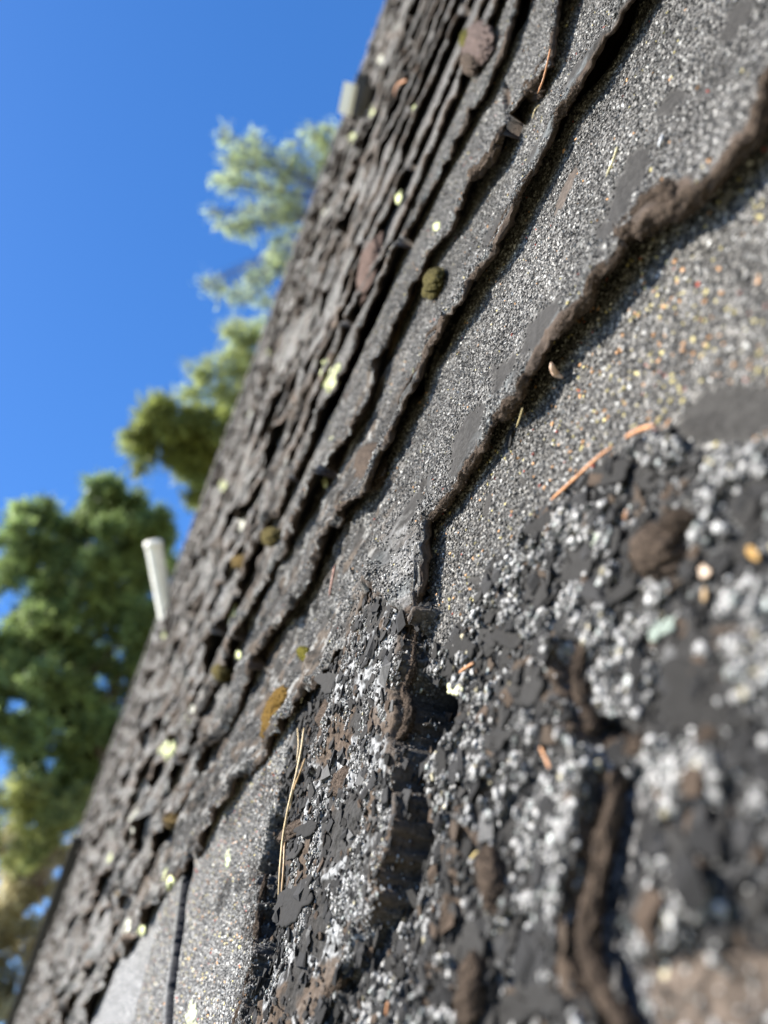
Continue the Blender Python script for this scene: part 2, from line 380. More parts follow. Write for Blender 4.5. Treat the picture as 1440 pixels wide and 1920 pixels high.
    crum = sstep(0.18, 0.34, UU + 0.05 * n1) * (1 - sstep(0.9, 1.6, UU)) * sstep(0.9, 0.5, VV)
    WT = WT + crum * (0.003 * fbm(UU / 0.012, VV / 0.008, 310, 4) + 0.006 * np.maximum(0, fbm(UU / 0.035, VV / 0.012, 311, 3)))
    WT = WT + 0.0007 * n1 + (0.0002 + 0.0018 * rough) * n2 + FR * 0.008 * fbm(UW / 0.13, VV / 0.04, 9, 5, 0.6) + FR * 0.009 * np.maximum(0, fbm(UW / 0.09, VV / 0.025, 19, 4)) * 2
    # keyways
    kd = np.broadcast_to(dk[None], UU.shape) + 0.0015 * fbm(UU / 0.006, VV / 0.006, 12, 3)
    kw = np.clip(1 - sstep(0.003, 0.0055, kd), 0, 1) * (TT < E_EXP - 0.004)
    if k == 0: kw = kw * (UU > 0.5)
    if k == 1: kw = kw * (UU > 0.3)
    WT = WT - kw * (0.0040 + lift[None] * np.exp(-(TT / 0.034) ** 1.4))
    # colour
    X, Y = to_px(UU, VV, WT)
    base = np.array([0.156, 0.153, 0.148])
    tone = 1 + FR * 0.85 * sstep(0.5, 1.6, np.hypot(UU, VV)) + FR * 0.15 + 0.40 * fbm(UU / 0.09, VV / 0.05, 30, 4) + 0.2 * n1 + 0.15 * (_hash(ti, 0 * ti + k, 8)[None] - 0.5) * 2  # far courses lightened in colour, offsetting their shaded butts
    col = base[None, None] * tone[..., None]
    gr = np.ones_like(UU)
    brown = np.array([0.085, 0.064, 0.050]); dark = np.array([0.031, 0.030, 0.029]); blue = np.array([0.15, 0.165, 0.17])
    def mixc(col, c, m): return col * (1 - m[..., None]) + c * m[..., None]
    if near:
        m = np.zeros_like(UU)
        for (x, y, a, b, g) in BARE:
            box = (abs(X - x) < a * 1.6) & (abs(Y - y) < a * 1.6)
            if box.any():
                e = ell(X[box], Y[box], x, y, a, b, g) + 0.45 * n2[box] + 0.35 * n1[box]
                m[box] = np.maximum(m[box], sstep(-0.05, 0.35, e))
        col = mixc(col, dark * 1.25, m * 0.95); gr = gr * (1 - 0.86 * m); WT = WT - 0.0004 * m
        # bluish bloom just behind the butt
        bl = sstep(0.045, 0.02, TT) * sstep(-0.2, 0.3, fbm(UU / 0.05, VV / 0.02, 33, 3)) * 0.7
        col = mixc(col, blue, bl)
        if k == 0: # crumbled end of the near course, white and dark
            cr = sstep(700, 760, X) * sstep(960, 1010, Y) * sstep(835, 800, X)
            col = mixc(col, np.array([0.30, 0.30, 0.30]), cr * sstep(-0.1, 0.4, n2)); gr = gr * (1 - 0.6 * cr); WT = WT + cr * 0.0012 * n2
            bz = sstep(0.1, 0.35, ell(X, Y, 1245, 385, 95, 42, -35) + 0.25 * n2); col = mixc(col, brown, bz); gr = gr * (1 - bz)
            bz = sstep(0.0, 0.2, ell(X, Y, 1060, 360, 60, 9, -65) + 0.4 * n2) * 0.8; col = mixc(col, brown, bz); gr = gr * (1 - bz)
    ragw = 0.0009 + 0.017 * np.clip(fbm(UU / 0.018, VV / 0.05, 35, 4) - 0.02, 0, 1) + FR * 0.006 * np.clip(fbm(UU / 0.06, VV / 0.1, 36, 3) + 0.2, 0, 1)
    be = sstep(1.25, 0.8, TT / ragw + 0.35 * n2); 
    bcol = brown * (1 + FR * 0.9)[..., None] * (1 + 0.5 * n2[..., None]) * (1 + 0.25 * n1[..., None])  # noses up the slope painted lighter to look sunlit
    col = col * (1 - be[..., None]) + bcol * be[..., None]; gr = gr * (1 - 0.85 * be)
    # blotches of brown felt and dark loss farther up
    bf = sstep(0.05, 0.3, fbm(UU / 0.07, VV / 0.035, 37, 4)) * FR; col = mixc(col, np.array([0.11, 0.087, 0.070]), bf * 0.95); gr = gr * (1 - 0.5 * bf)
    df = sstep(0.1, 0.3, fbm(UU / 0.045, VV / 0.02, 38, 4)) * (0.25 + 0.75 * FR); col = mixc(col, dark * 1.2, df * 0.85)
    lf = sstep(0.25, 0.5, fbm(UU / 0.03, VV / 0.02, 39, 3)) * FR; col = mixc(col, np.array([0.30, 0.30, 0.28]), lf * 0.75)
    cb = crum * sstep(0.02, 0.22, fbm(UU / 0.03, VV / 0.011, 312, 4)); col = mixc(col, np.array([0.10, 0.078, 0.06]), cb * 0.85); gr = gr * (1 - 0.8 * cb)
    cd = crum * sstep(0.05, 0.22, fbm(UU / 0.02, VV / 0.009, 313, 4)); col = mixc(col, dark, cb * 0 + cd * 0.85); gr = gr * (1 - 0.8 * cd)
    cw = crum * sstep(0.2, 0.34, fbm(UU / 0.014, VV / 0.008, 314, 4)); col = mixc(col, np.array([0.3, 0.3, 0.29]), cw * 0.8)
    kc = np.clip(kw * 1.4, 0, 1); col = mixc(col, brown * 0.8, kc); gr = gr * (1 - kc)
    # front and underside rows
    nf = 6 if near else 3; nb = 5
    rowsV, rowsW, rowsC = [], [], []
    for j in range(1, nf + 1):
        q = j / nf
        out = 0.0012 * fbm(u / 0.003, 0 * u + q * 2.5, 50 + k, 3) + 0.003 * q * q
        rowsV.append(vb + out); rowsW.append(WT[0] - (T - 0.0) * q)
        rowsC.append(brown[None] * (1 + 0.6 * fbm(u / 0.003, 0 * u + j * 0.7, 55, 3))[:, None])
    wb = WT[0] - T
    for j in range(1, nb + 1):
        q = j / nb; t = 0.05 * q
        rowsV.append(vb + 0.002 + t)
        rowsW.append((0.0040 * 0.95 - 0.0028 * 0 + Wlow(u, vb + t) + lift * np.exp(-(t / 0.034) ** 1.4)) - 0.0036 * (0.3 + 0.7 * q))
        rowsC.append(np.broadcast_to(dark * 0.6, (nu, 3)))  # underside colour blackened to deepen the shade in the gap
    PV = np.vstack([np.array(rowsV[::-1]), VV]); PW = np.vstack([np.array(rowsW[::-1]), WT])
    PU = np.broadcast_to(u[None], PV.shape)
    CC = np.concatenate([np.array(rowsC[::-1]), col]); GG = np.concatenate([np.zeros((nf + nb, nu)), gr])
    V = np.stack([PU, PV, PW], -1).reshape(-1, 3)
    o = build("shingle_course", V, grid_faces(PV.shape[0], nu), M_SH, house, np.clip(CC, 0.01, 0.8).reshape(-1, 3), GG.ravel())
    if near: surfaces.append((o, UU, VV, WT, X, Y, gr * (TT > 0.002) * (TT < E_EXP + 0.06), k, col)); BUTT[k] = (u, vb, ts, WT)
    return o
fns = {0: edge_fn(A_PX, 0.009, V_A), 1: edge_fn(B_PX, 0.008, V_A + E_EXP), 2: edge_fn(C_PX, 0.008, V_A + 2 * E_EXP), 3: edge_fn(D_PX, 0.008, V_A + 3 * E_EXP)}
for k in range(31):
    vn = V_A + k * E_EXP
    course(k, fns.get(k, (lambda vn: (lambda x: 0 * x + vn))(vn)), k < 4)

# ------------------------------------------------------------------ the nearest course: crumbling, crusted with lichen
L1 = [(812, 1150), (790, 1180), (781, 1200), (783, 1228), (780, 1261), (767, 1297), (780, 1330), (780, 1353), (768, 1392), (772, 1430), (774, 1480), (785, 1525), (780, 1565), (761, 1628), (753, 1670),
      (742, 1714), (717, 1737), (689, 1809), (664, 1837), (642, 1878), (625, 1950), (560, 2150), (380, 2150), (525, 1880), (560, 1760), (563, 1680), (590, 1560), (612, 1450), (630, 1350), (640, 1280), (690, 1180), (740, 1090)]
L2 = [(575, 1330), (552, 1400), (540, 1480), (519, 1553), (510, 1600), (497, 1637), (500, 1698), (492, 1739), (496, 1795), (489, 1837), (478, 1878), (470, 1950), (400, 2150), (-500, 2150), (-500, 1300)]
P3P = [(1085, 1215), (1080, 1260), (1098, 1330), (1118, 1390), (1160, 1450), (1152, 1520), (1138, 1600), (1115, 1700), (1108, 1780), (1130, 1850), (1180, 1930), (1240, 2100), (760, 2150), (850, 1800), (900, 1500), (960, 1300), (1040, 1215)]
P4P = [(1225, 1475), (1228, 1560), (1220, 1640), (1222, 1740), (1215, 1800), (1235, 1870), (1300, 2100), (1900, 2100), (1900, 1250), (1330, 1200), (1270, 1300), (1240, 1400)]
KEY = [(367, 1600), (352, 1680), (340, 1780), (330, 1860), (326, 1960), (310, 2100)]
CRUST = [(1700, 700), (1500, 780), (1400, 830), (1320, 850), (1240, 800), (1185, 822), (1120, 880), (1040, 945), (975, 980), (960, 1020), (915, 1055), (885, 1100), (868, 1160), (820, 1195), (790, 1200), (760, 1600), (600, 2200), (1900, 2200), (1900, 700)]
LBOOST = [(1040, 1560, 80, 110, 80), (960, 1440, 55, 35, -30), (1120, 1480, 60, 70, 60), (1340, 1470, 70, 100, 60), (1190, 855, 50, 30, -40), (1380, 900, 90, 60, 0), (1160, 1270, 70, 26, 0), (1410, 1120, 40, 90, 80), (1080, 1650, 40, 60, 90), (1350, 1700, 90, 60, 0),
          (1260, 1690, 60, 60, 0), (1250, 850, 30, 50, 80), (900, 1440, 40, 50, 70), (960, 1060, 50, 35, -40), (1100, 1000, 60, 60, 0), (800, 1500, 40, 30, 0), (830, 1440, 30, 60, 90), (1200, 1180, 60, 30, -40), (1010, 1170, 50, 30, -40), (880, 1290, 50, 30, 0), (1030, 1700, 26, 60, 90), (720, 1870, 50, 60, 0)]
LVOID = [(1142, 885, 40, 24, -30), (1190, 880, 28, 34, -50), (1010, 985, 34, 22, -30), (1075, 1060, 60, 24, -50), (1270, 1000, 50, 40, -60), (1385, 945, 36, 44, -70), (1335, 1310, 90, 66, 20), (1262, 1210, 60, 36, 10), (880, 1195, 36, 22, -20), (905, 1210, 30, 20, -20),
         (965, 1190, 26, 22, 0), (925, 1290, 20, 40, 10), (1030, 1300, 40, 60, 60), (1240, 1600, 30, 120, 0), (960, 1250, 30, 16, 80), (1140, 1120, 70, 20, -30), (1000, 1120, 26, 30, 0), (1160, 1375, 60, 40, 10), (790, 1350, 40, 80, 90), (1195, 1650, 40, 220, 0), (800, 1600, 30, 90, 80), (780, 1700, 30, 60, 90), (870, 1650, 20, 60, 80), (900, 1860, 60, 50, 0), (1330, 1900, 130, 110, 0), (1340, 780, 100, 50, -10)]
def near_course():
    u = [-0.10]
    while u[-1] < 2.2: u.append(u[-1] + max(0.0007, 0.0014 * abs(u[-1])))
    u = np.array(u); v = np.arange(-0.06, 0.345, 0.00075)
    UU, VV = np.meshgrid(u, v)
    X, Y = to_px(UU, VV, 0.004)
    n1 = fbm(UU / 0.02, VV / 0.02, 107, 4); n2 = fbm(UU / 0.004, VV / 0.004, 108, 3); n3 = fbm(UU / 0.05, VV / 0.05, 109, 3)
    jag = 9 * n1 + 7 * n2
    zpx = np.clip(FPX * 0.001 / np.maximum(0.09, np.abs((-(UU * E_U[2] + VV * E_V[2] - H * E_N[2])))), 1.5, 14)   # pixels per mm
    l1 = poly_sd(X, Y, L1) + jag * 0.9; l2 = poly_sd(X, Y, L2) + jag * 0.6; p3 = poly_sd(X, Y, P3P) + jag; p4 = poly_sd(X, Y, P4P) + jag
    cr = sstep(-6, 14, poly_sd(X, Y, CRUST) + 2.2 * jag)
    W = np.zeros_like(UU) + 0.0005 + Wlow(UU, VV) + 0.0006 * n1
    s1 = sstep(-2.2, 1.2, l1 / zpx + 0.5 * n2); s2 = sstep(-1.0, 1.0, l2 / zpx); s3 = sstep(-1.2, 1.2, p3 / zpx); s4 = sstep(-1.2, 1.2, p4 / zpx)
    d3 = np.clip(p3 / zpx, 0, 60)    # mm from the lip
    wc1, id1 = worley(UU / 0.0052 + 0.5 * n1, VV / 0.0052, 201); wc2, id2 = worley(UU / 0.0021, VV / 0.0021 + 0.5 * n2, 202)
    crusty = np.maximum(cr * (1 - s1), 0.0)
    clm = fbm(UU / 0.011, VV / 0.011, 301, 4) + 0.5 * fbm(UU / 0.03, VV / 0.03, 302, 2)
    for e in LBOOST: clm = clm + 0.55 * sstep(0, 0.5, ell(X, Y, *e))
    for e in LVOID: clm = clm - 0.9 * sstep(-0.1, 0.3, ell(X, Y, *e))
    clm = sstep(0.15, 0.22, clm + 0.16 * n2) * crusty
    W = W + clm * (0.0016 + 0.0010 * (0.5 - wc2) + 0.0006 * n2)
    void = sstep(-26, -15, l1) * (1 - s1) * sstep(735, 770, X + (Y - 1500) * 0.22) * sstep(1190, 1240, Y); void = void * sstep(-0.15, 0.1, fbm(UU / 0.035 + 2.2, VV / 0.035, 340, 2) + 0.1); void = np.maximum(void, sstep(0.0, 0.3, ell(X, Y, 803, 1335, 48, 80, 8) + 0.2 * n1) * (1 - s1))
    void = np.maximum(void, sstep(-6, 4, poly_sd(X, Y, [(1150, 1450), (1228, 1470), (1232, 1700), (1236, 1870), (1300, 2100), (1150, 2100), (1110, 1800)]) + 0.6 * jag) * (1 - s3) * (1 - s4))
    crusty = crusty * (1 - void); W = W - void * 0.018
    W = W + crusty * (0.0026 * n1 + 0.0022 * n3 + 0.0022 * (0.6 - wc1) + 0.0009 * (0.5 - wc2))
    W = W + s1 * (0.0105 + 0.002 * n1 + 0.0012 * n2 + 0.0006 * (0.5 - wc2) + 0.002 * n3)
    band = sstep(30, 0, l2 / zpx * 3)
    W = W + s2 * (0.0080 + 0.0006 * n1 + band * (0.0014 * n2 + 0.001 * n1))
    gap = (1 - s1) * (1 - s2) * sstep(760, 640, X) * sstep(1180, 1300, Y)
    W = W + gap * (0.0030 * (0.5 - wc1) + 0.003 * n1 + 0.0015 * n2) + gap * (0.009 * sstep(512, 560, X + 10 * n1) - 0.004)
    kd = line_d(X, Y, KEY) + 0.15 * jag; kk = sstep(9, 6.5, kd); W = W - kk * 0.014
    W = W + s3 * (0.0020 + 0.0075 * np.exp(-d3 / 14)) + s4 * 0.0055
    pit = sstep(-0.05, 0.3, ell(X, Y, 1165, 1375, 48, 26, 20) + 0.1 * n2); W = W - pit * 0.008
    # colour
    base = np.array([0.156, 0.151, 0.142]); brown = np.array([0.075, 0.056, 0.042]); dark = np.array([0.031, 0.030, 0.029]); white = np.array([0.42, 0.43, 0.44])
    col = base * (1 + 0.25 * n1 + 0.15 * n3)[..., None]; gr = np.ones_like(UU)
    def mixc(col, c, m): return col * (1 - m[..., None]) + c * m[..., None]
    fl = np.clip(sstep(0.55, 0.15, wc2) * sstep(0.25, 0.6, id1 * 0.7 + 0.5 * n3 + 0.35), 0, 1)
    col = mixc(col, dark * 1.1, crusty); gr = gr * (1 - crusty)
    col = mixc(col, white * 0.6, crusty * fl * 0.55)
    col = mixc(col, np.array([0.34, 0.34, 0.335]) * (0.25 + 1.1 * id2)[..., None], clm * (1 - void) * (1 - s1))
    col = mixc(col, dark * 0.3, void); gr = gr * (1 - void)  # void painted near black, shade put into the colour
    # plateau L1: brown felt, dark asphalt and white crust in patches
    t1 = fbm(UU / 0.022, VV / 0.03, 121, 4)
    lowr = sstep(1380, 1520, Y)
    c1 = np.broadcast_to(dark * 1.25, col.shape); wcol = white[None, None] * (0.18 + 0.75 * id2)[..., None]; c1 = mixc(c1, wcol, sstep(-0.15, 0.25, n2 + 0.6 * t1)); c1 = mixc(c1, brown * 1.15, sstep(0.0, 0.2, -t1 + 0.25 * n1 - 0.05 + 0.1 * lowr))
    c1 = mixc(c1, brown * 1.5 * 1.0, sstep(6, -4, l1 + 6 * n2)); edge1 = sstep(22, 6, l1 + 8 * n2) * sstep(600, 680, X); c1 = mixc(c1, brown, edge1 * 0.9)
    for (x, y, a, b, g) in [(672, 1560, 80, 34, -66), (612, 1800, 130, 24, -72), (705, 1345, 45, 22, -70), (725, 1165, 40, 18, -60), (640, 1690, 40, 18, -60)]:
        e = sstep(0.0, 0.1, ell(X, Y, x, y, a, b, g) + 0.12 * n2 + 0.15 * n1); c1 = mixc(c1, dark * 1.25, e * 0.95); W = W - 0.0006 * e * s1
    for (x, y, a, b, g) in [(765, 1350, 40, 50, 80), (775, 1590, 60, 35, -65), (745, 1660, 60, 30, -75), (640, 1860, 70, 40, -60), (650, 1420, 40, 30, 0)]:
        e = sstep(0.0, 0.25, ell(X, Y, x, y, a, b, g) + 0.2 * n2); c1 = mixc(c1, brown * 1.3 * (1 + 0.4 * 0), e * 0.9)
    for (x, y, a, b, g) in [(745, 1340, 22, 9, 80), (622, 1820, 22, 9, 75), (670, 1500, 26, 10, -70), (745, 1590, 24, 6, -75), (690, 1690, 55, 26, -60), (700, 1790, 50, 20, -60), (660, 1440, 20, 14, 0)]:
        e = sstep(0.0, 0.1, ell(X, Y, x, y, a, b, g) + 0.25 * n2); c1 = mixc(c1, wcol * 1.15, e)
    col = col * (1 - s1[..., None]) + c1 * s1[..., None]; gr = gr * (1 - s1)
    c2 = np.array([0.25, 0.25, 0.24]) * (1 + 0.15 * n1)[..., None]; c2 = mixc(c2, np.array([0.30, 0.305, 0.31]), sstep(1700, 1850, Y + 60 * n3))
    be = sstep(26, 12, l2 + 14 * n2) ; c2 = mixc(c2, brown * (0.8), be * sstep(1580, 1650, Y) * sstep(-0.3, 0.2, n2 + 0.4)); c2 = mixc(c2, white * 0.5, be * sstep(0.0, 0.5, n2) * 0.7)
    for (x, y, a, b, g) in [(432, 1680, 40, 10, -70), (462, 1660, 20, 9, -70)]:
        e = sstep(0.0, 0.15, ell(X, Y, x, y, a, b, g)); c2 = mixc(c2, dark * 1.6, e * 0.9)
    ub = sstep(1600, 1480, Y + 40 * n1); c2 = mixc(c2, dark * 1.5, ub * sstep(0.0, 0.25, fbm(UU / 0.03, VV / 0.012, 345, 4))); c2 = mixc(c2, brown, ub * sstep(0.05, 0.3, fbm(UU / 0.035, VV / 0.012, 346, 4))); c2 = mixc(c2, np.array([0.25, 0.25, 0.25]), ub * sstep(-0.2, 0.4, n2))
    col = col * (1 - s2[..., None]) + c2 * s2[..., None]; gr = gr * (1 - 0.35 * s2 * band) 
    col = mixc(col, dark * 0.9, gap); gr = gr * (1 - gap); col = mixc(col, white * 0.5, gap * sstep(0.35, 0.1, wc2) * sstep(0.1, 0.4, n2 + n1))
    col = mixc(col, np.array([0.02, 0.022, 0.03]), sstep(10, 8, kd)); gr = gr * (1 - sstep(12, 9, kd))  # keyway painted black-blue to stand for its shade
    lip = s3 * np.exp(-(d3 / 5.0) ** 2); col = mixc(col, brown * 1.15, sstep(0.3, 0.6, lip + 0.15 * n2)); gr = gr * (1 - lip)
    brr = sstep(-10, 30, poly_sd(X, Y, [(1215, 1790), (1330, 1775), (1700, 1745), (1700, 2200), (1250, 2200)]) + jag)
    col = mixc(col, np.array([0.135, 0.108, 0.088]) * (1 + 0.3 * n1 + 0.25 * n2)[..., None], brr); gr = gr * (1 - brr)
    for (x, y, a, b, g) in [(1360, 770, 105, 55, -12), (1290, 800, 60, 24, -20), (905, 940, 7, 26, 12), (880, 1085, 12, 10, 0)]:
        e = sstep(0.0, 0.15, ell(X, Y, x, y, a, b, g) + 0.2 * n2 + 0.2 * n1); col = mixc(col, dark * 1.2, e * 0.9); gr = gr * (1 - 0.85 * e)
    V = np.stack([UU, VV, W], -1).reshape(-1, 3)
    o = build("shingle_course", V, grid_faces(*UU.shape), M_SH, house, np.clip(col, 0.01, 0.8).reshape(-1, 3), gr.ravel())
    o["label"] = "lowest shingle course in view, crumbling and crusted with grey lichen"
    surfaces.append((o, UU, VV, W, X, Y, gr * (1 - crusty), -1, col))
    return dict(clm=clm * (1 - void), void=void, UU=UU, VV=VV, W=W, X=X, Y=Y, crusty=crusty, s1=s1, s2=s2, gap=gap, n1=n1, n2=n2, n3=n3, l1=l1, l2=l2, p3=p3, brr=brr, u=u, v=v, pit=pit, p4=s4, s3=s3)
NC = near_course()
def surf_w(uu, vv):
    """height of the near course at roof points"""
    iu = np.clip(np.searchsorted(NC['u'], uu), 0, len(NC['u']) - 1); iv = np.clip(((vv - NC['v'][0]) / 0.00075).astype(int), 0, len(NC['v']) - 1)
    return NC['W'][iv, iu]

# ---- mineral grains on the near courses
PAL = np.array([[0.050, 0.049, 0.048], [0.115, 0.112, 0.108], [0.20, 0.197, 0.19], [0.33, 0.325, 0.31], [0.46, 0.40, 0.18], [0.48, 0.27, 0.13], [0.33, 0.07, 0.05], [0.52, 0.52, 0.50]])
for (o, UU, VV, WT, X, Y, g, k, colr) in surfaces:
    rng = np.random.default_rng(500 + k)
    nu = UU.shape[1]; du = np.gradient(UU[0]); dv = np.gradient(VV[:, nu // 2])
    area = du[None] * np.abs(dv)[:, None]
    vis = (X > -60) & (X < 1560) & (Y > -60) & (Y < 2000) & (UU < 0.85) & (g > 0.25)
    zz = -(UU * E_U[2] + VV * E_V[2] - H * E_N[2])
    pw_ = np.where(vis & (zz < 0.8), area * g * np.clip(0.62 / zz, 0.2, 1), 0).ravel()
    n = int(min(85000, pw_.sum() / (0.00108 ** 2) * 0.62))
    if n < 10: continue
    cs = np.cumsum(pw_); idx = np.searchsorted(cs, rng.random(n) * cs[-1]); iy, ix = np.unravel_index(np.clip(idx, 0, pw_.size - 1), UU.shape)
    px, py = X[iy, ix], Y[iy, ix]
    size = rng.uniform(0.00065, 0.00130, n) * (1 + 0.25 * (rng.random(n) > 0.93))
    pos = np.stack([UU[iy, ix] + (rng.random(n) - 0.5) * du[ix], VV[iy, ix] + (rng.random(n) - 0.5) * np.abs(dv)[iy], WT[iy, ix] + 0.12 * size], -1)
    warm = sstep(1000, 1300, px) * sstep(450, 600, py) * 0.055 + (0.022 if k == -1 else 0.006)
    r = rng.random(n); pi = np.full(n, 0)
    pi[r > 0.34] = 1; pi[r > 0.66] = 2; pi[r > 0.90] = 3; pi[r > 0.975] = 7
    wq = rng.random(n); pi[wq < warm * 1.6] = 4; pi[wq < warm * 0.75] = 5; pi[wq < warm * 0.12] = 6
    V, F = grains(pos, size, rng)
    gc = PAL[pi] * rng.uniform(0.75, 1.25, (n, 1))
    lum = colr[iy, ix].mean(-1) / 0.15
    gc = gc * np.clip(lum, 0.6, 1.9)[:, None]
    gobj = build("mineral_granules", V, F, M_GRAIN, o, np.repeat(gc, 8, axis=0), None, smooth=False)
    gobj["kind"] = "stuff"

# ---- fibrous brown felt along torn edges: fibres as sub-part of the courses
def fibres(centres, spread, n, L, rng, tone=1.0):
    """short curved fibres, each a three-quad ribbon"""
    c = centres[rng.integers(0, len(centres), n)] + rng.normal(size=(n, 3)) * spread
    d = rng.normal(size=(n, 3)); d[:, 2] = np.abs(d[:, 2]) * 0.8; d /= np.linalg.norm(d, axis=1)[:, None]
    s = np.cross(d, rng.normal(size=(n, 3))); s /= np.linalg.norm(s, axis=1)[:, None]
    b = np.cross(d, s); l = L * rng.uniform(0.4, 1.3, n)[:, None]; wd = 0.00009
    rows = []
    for q in (0, 0.33, 0.66, 1.0):
        p = c + d * l * q + b * l * 0.5 * q * q
        rows += [p - s * wd * (1.1 - q), p + s * wd * (1.1 - q)]
    V = np.stack(rows, 1).reshape(-1, 3); f = np.array([[0, 1, 3, 2], [2, 3, 5, 4], [4, 5, 7, 6]])
    F = (f[None] + 8 * np.arange(n)[:, None, None]).reshape(-1, 4)
    col = np.array([0.13, 0.10, 0.078]) * rng.uniform(0.4, 1.7, (n, 1)) * tone
    return V, F, np.repeat(col, 8, axis=0)
def blanket(path, rad, seed, flat=1.0, nseg=None):
    """lumpy rolled felt following a path"""
    L = np.linalg.norm(np.diff(path, axis=0), axis=1).sum(); n = nseg or max(8, int(L / 0.0008)); p = smooth_path(path, n)
    rr = np.interp(np.linspace(0, 1, n), np.linspace(0, 1, len(rad)), rad); ns = 30
    V, F = tube(p, rr, ns, 0.0, seed, True)
    th = np.arange(len(V)); ax = np.repeat(np.linspace(0, L, n), ns); ang = np.tile(np.arange(ns) * 2 * math.pi / ns, n)
    q = np.minimum(ang, 2 * math.pi - ang)
    d = 0.75 * fbm(ax / 0.006 + 3 * seed, q * 1.1, seed, 4) + 0.45 * fbm(ax / 0.0014, q * 5, seed + 1, 3)
    c = np.repeat(p, ns, axis=0); V[:n * ns] = c + (V[:n * ns] - c) * (1 + d)[:, None]
    return V, F, p
BR = np.array([0.082, 0.062, 0.048])
course_A = [s for s in surfaces if s[7] == 0][0][0]; course_B = [s for s in surfaces if s[7] == 1][0][0]; course_C = [s for s in surfaces if s[7] == 2][0][0]
course_Z = surfaces[-1][0]
def felt(par, pxs, rad, seed, hw, tone=1.0, fib=1500, L=0.0016):
    path = np.array([P3(x, y, h) for (x, y), h in zip(pxs, hw)])
    kk = {course_A.name: 0, course_B.name: 1, course_C.name: 2}.get(par.name)
    if kk is not None:
        path = smooth_path(path, 24); rad = np.interp(np.linspace(0, 1, 24), np.linspace(0, 1, len(rad)), rad)
        bu, bv, bt, bw = BUTT[kk]
        for i, (pu, pv, pw) in enumerate(path):
            iu = int(np.clip(np.searchsorted(bu, pu), 0, len(bu) - 1)); t_ = pv - bv[iu]
            if seed != 2 and abs(t_) < 0.014: t_ = 0.0; pv = bv[iu] + 0.0015
            it = int(np.clip(np.searchsorted(bt, max(t_, 0)), 0, len(bt) - 1)); path[i] = (pu, pv, bw[it, iu] - 0.0006)
    V, F, p = blanket(path, rad, seed)
    col = BR * tone * (1 + 0.35 * fbm(V[:, 0] / 0.002, V[:, 1] / 0.002 + V[:, 2] / 0.002, seed, 3))[:, None]
    build("felt_edge", V, F, M_FELT, par, np.clip(col, 0.01, 1))
    rng = np.random.default_rng(seed)
    V2, F2, c2 = fibres(V[:-2], 0.0004, fib, L, rng, tone)
    f = build("felt_fibres", V2, F2, M_FELT, par, c2, smooth=False); f["kind"] = "stuff"
FELTS = [
    (course_A, [(1176, 436), (1200, 428), (1240, 420), (1285, 415), (1330, 370), (1370, 315), (1405, 262), (1440, 215), (1500, 120)], [.0016, .0026, .0034, .0030, .0036, .0026, .0032, .0022, .003], 1, [.008, .010, .011, .011, .011, .011, .011, .011, .011]),
    (course_A, [(1185, 430), (1215, 395), (1245, 360), (1270, 372), (1290, 400)], [.001, .0028, .0034, .003, .002], 2, [.009] * 5),
    (course_A, [(1190, 462), (1170, 500), (1145, 530), (1118, 565), (1090, 600), (1066, 628)], [.0016, .0028, .0024, .0034, .0036, .0012], 3, [.008] * 6),
    (course_A, [(1030, 700), (1005, 712), (980, 735), (955, 755), (930, 770)], [.001, .0030, .0040, .0032, .0012], 4, [.008] * 5),
    (course_A, [(925, 800), (908, 835), (885, 865), (860, 900), (835, 935), (812, 955), (800, 985), (795, 1020)], [.001, .0026, .0034, .0032, .0026, .0030, .0026, .0014], 5, [.0075] * 8),
    (course_A, [(792, 1020), (778, 1050), (782, 1090), (788, 1130), (785, 1160), (765, 1172)], [.0010, .0012, .0014, .0017, .0020, .0008], 6, [.0085] * 6),
    (course_B, [(1110, 165), (1090, 190), (1068, 215), (1050, 240)], [.0018, .003, .0034, .001], 7, [.007] * 4),
    (course_B, [(1040, 280), (1022, 310), (1005, 345), (980, 395), (955, 440), (930, 490), (905, 520)], [.0008, .0022, .0026, .0024, .0018, .0026, .0018], 8, [.0065] * 7),
    (course_B, [(895, 545), (870, 590), (845, 625), (820, 660), (800, 700), (785, 745), (765, 780), (745, 820)], [.0012, .0024, .003, .0034, .0032, .0028, .003, .002], 9, [.006] * 8),
    (course_C, [(955, 215), (945, 255), (945, 290), (925, 318), (895, 335)], [.0012, .0034, .0050, .0058, .002], 10, [.008, .012, .014, .010, .008]),
    (course_C, [(1048, 60), (1035, 105), (1020, 150), (995, 178)], [.0016, .0032, .0038, .002], 11, [.008] * 4),
]
for (par, pts, rad, sd_, hw) in FELTS: felt(par, pts, [q * (0.85 if sd_ < 3 else 0.68) for q in rad], sd_, hw, fib=2600)
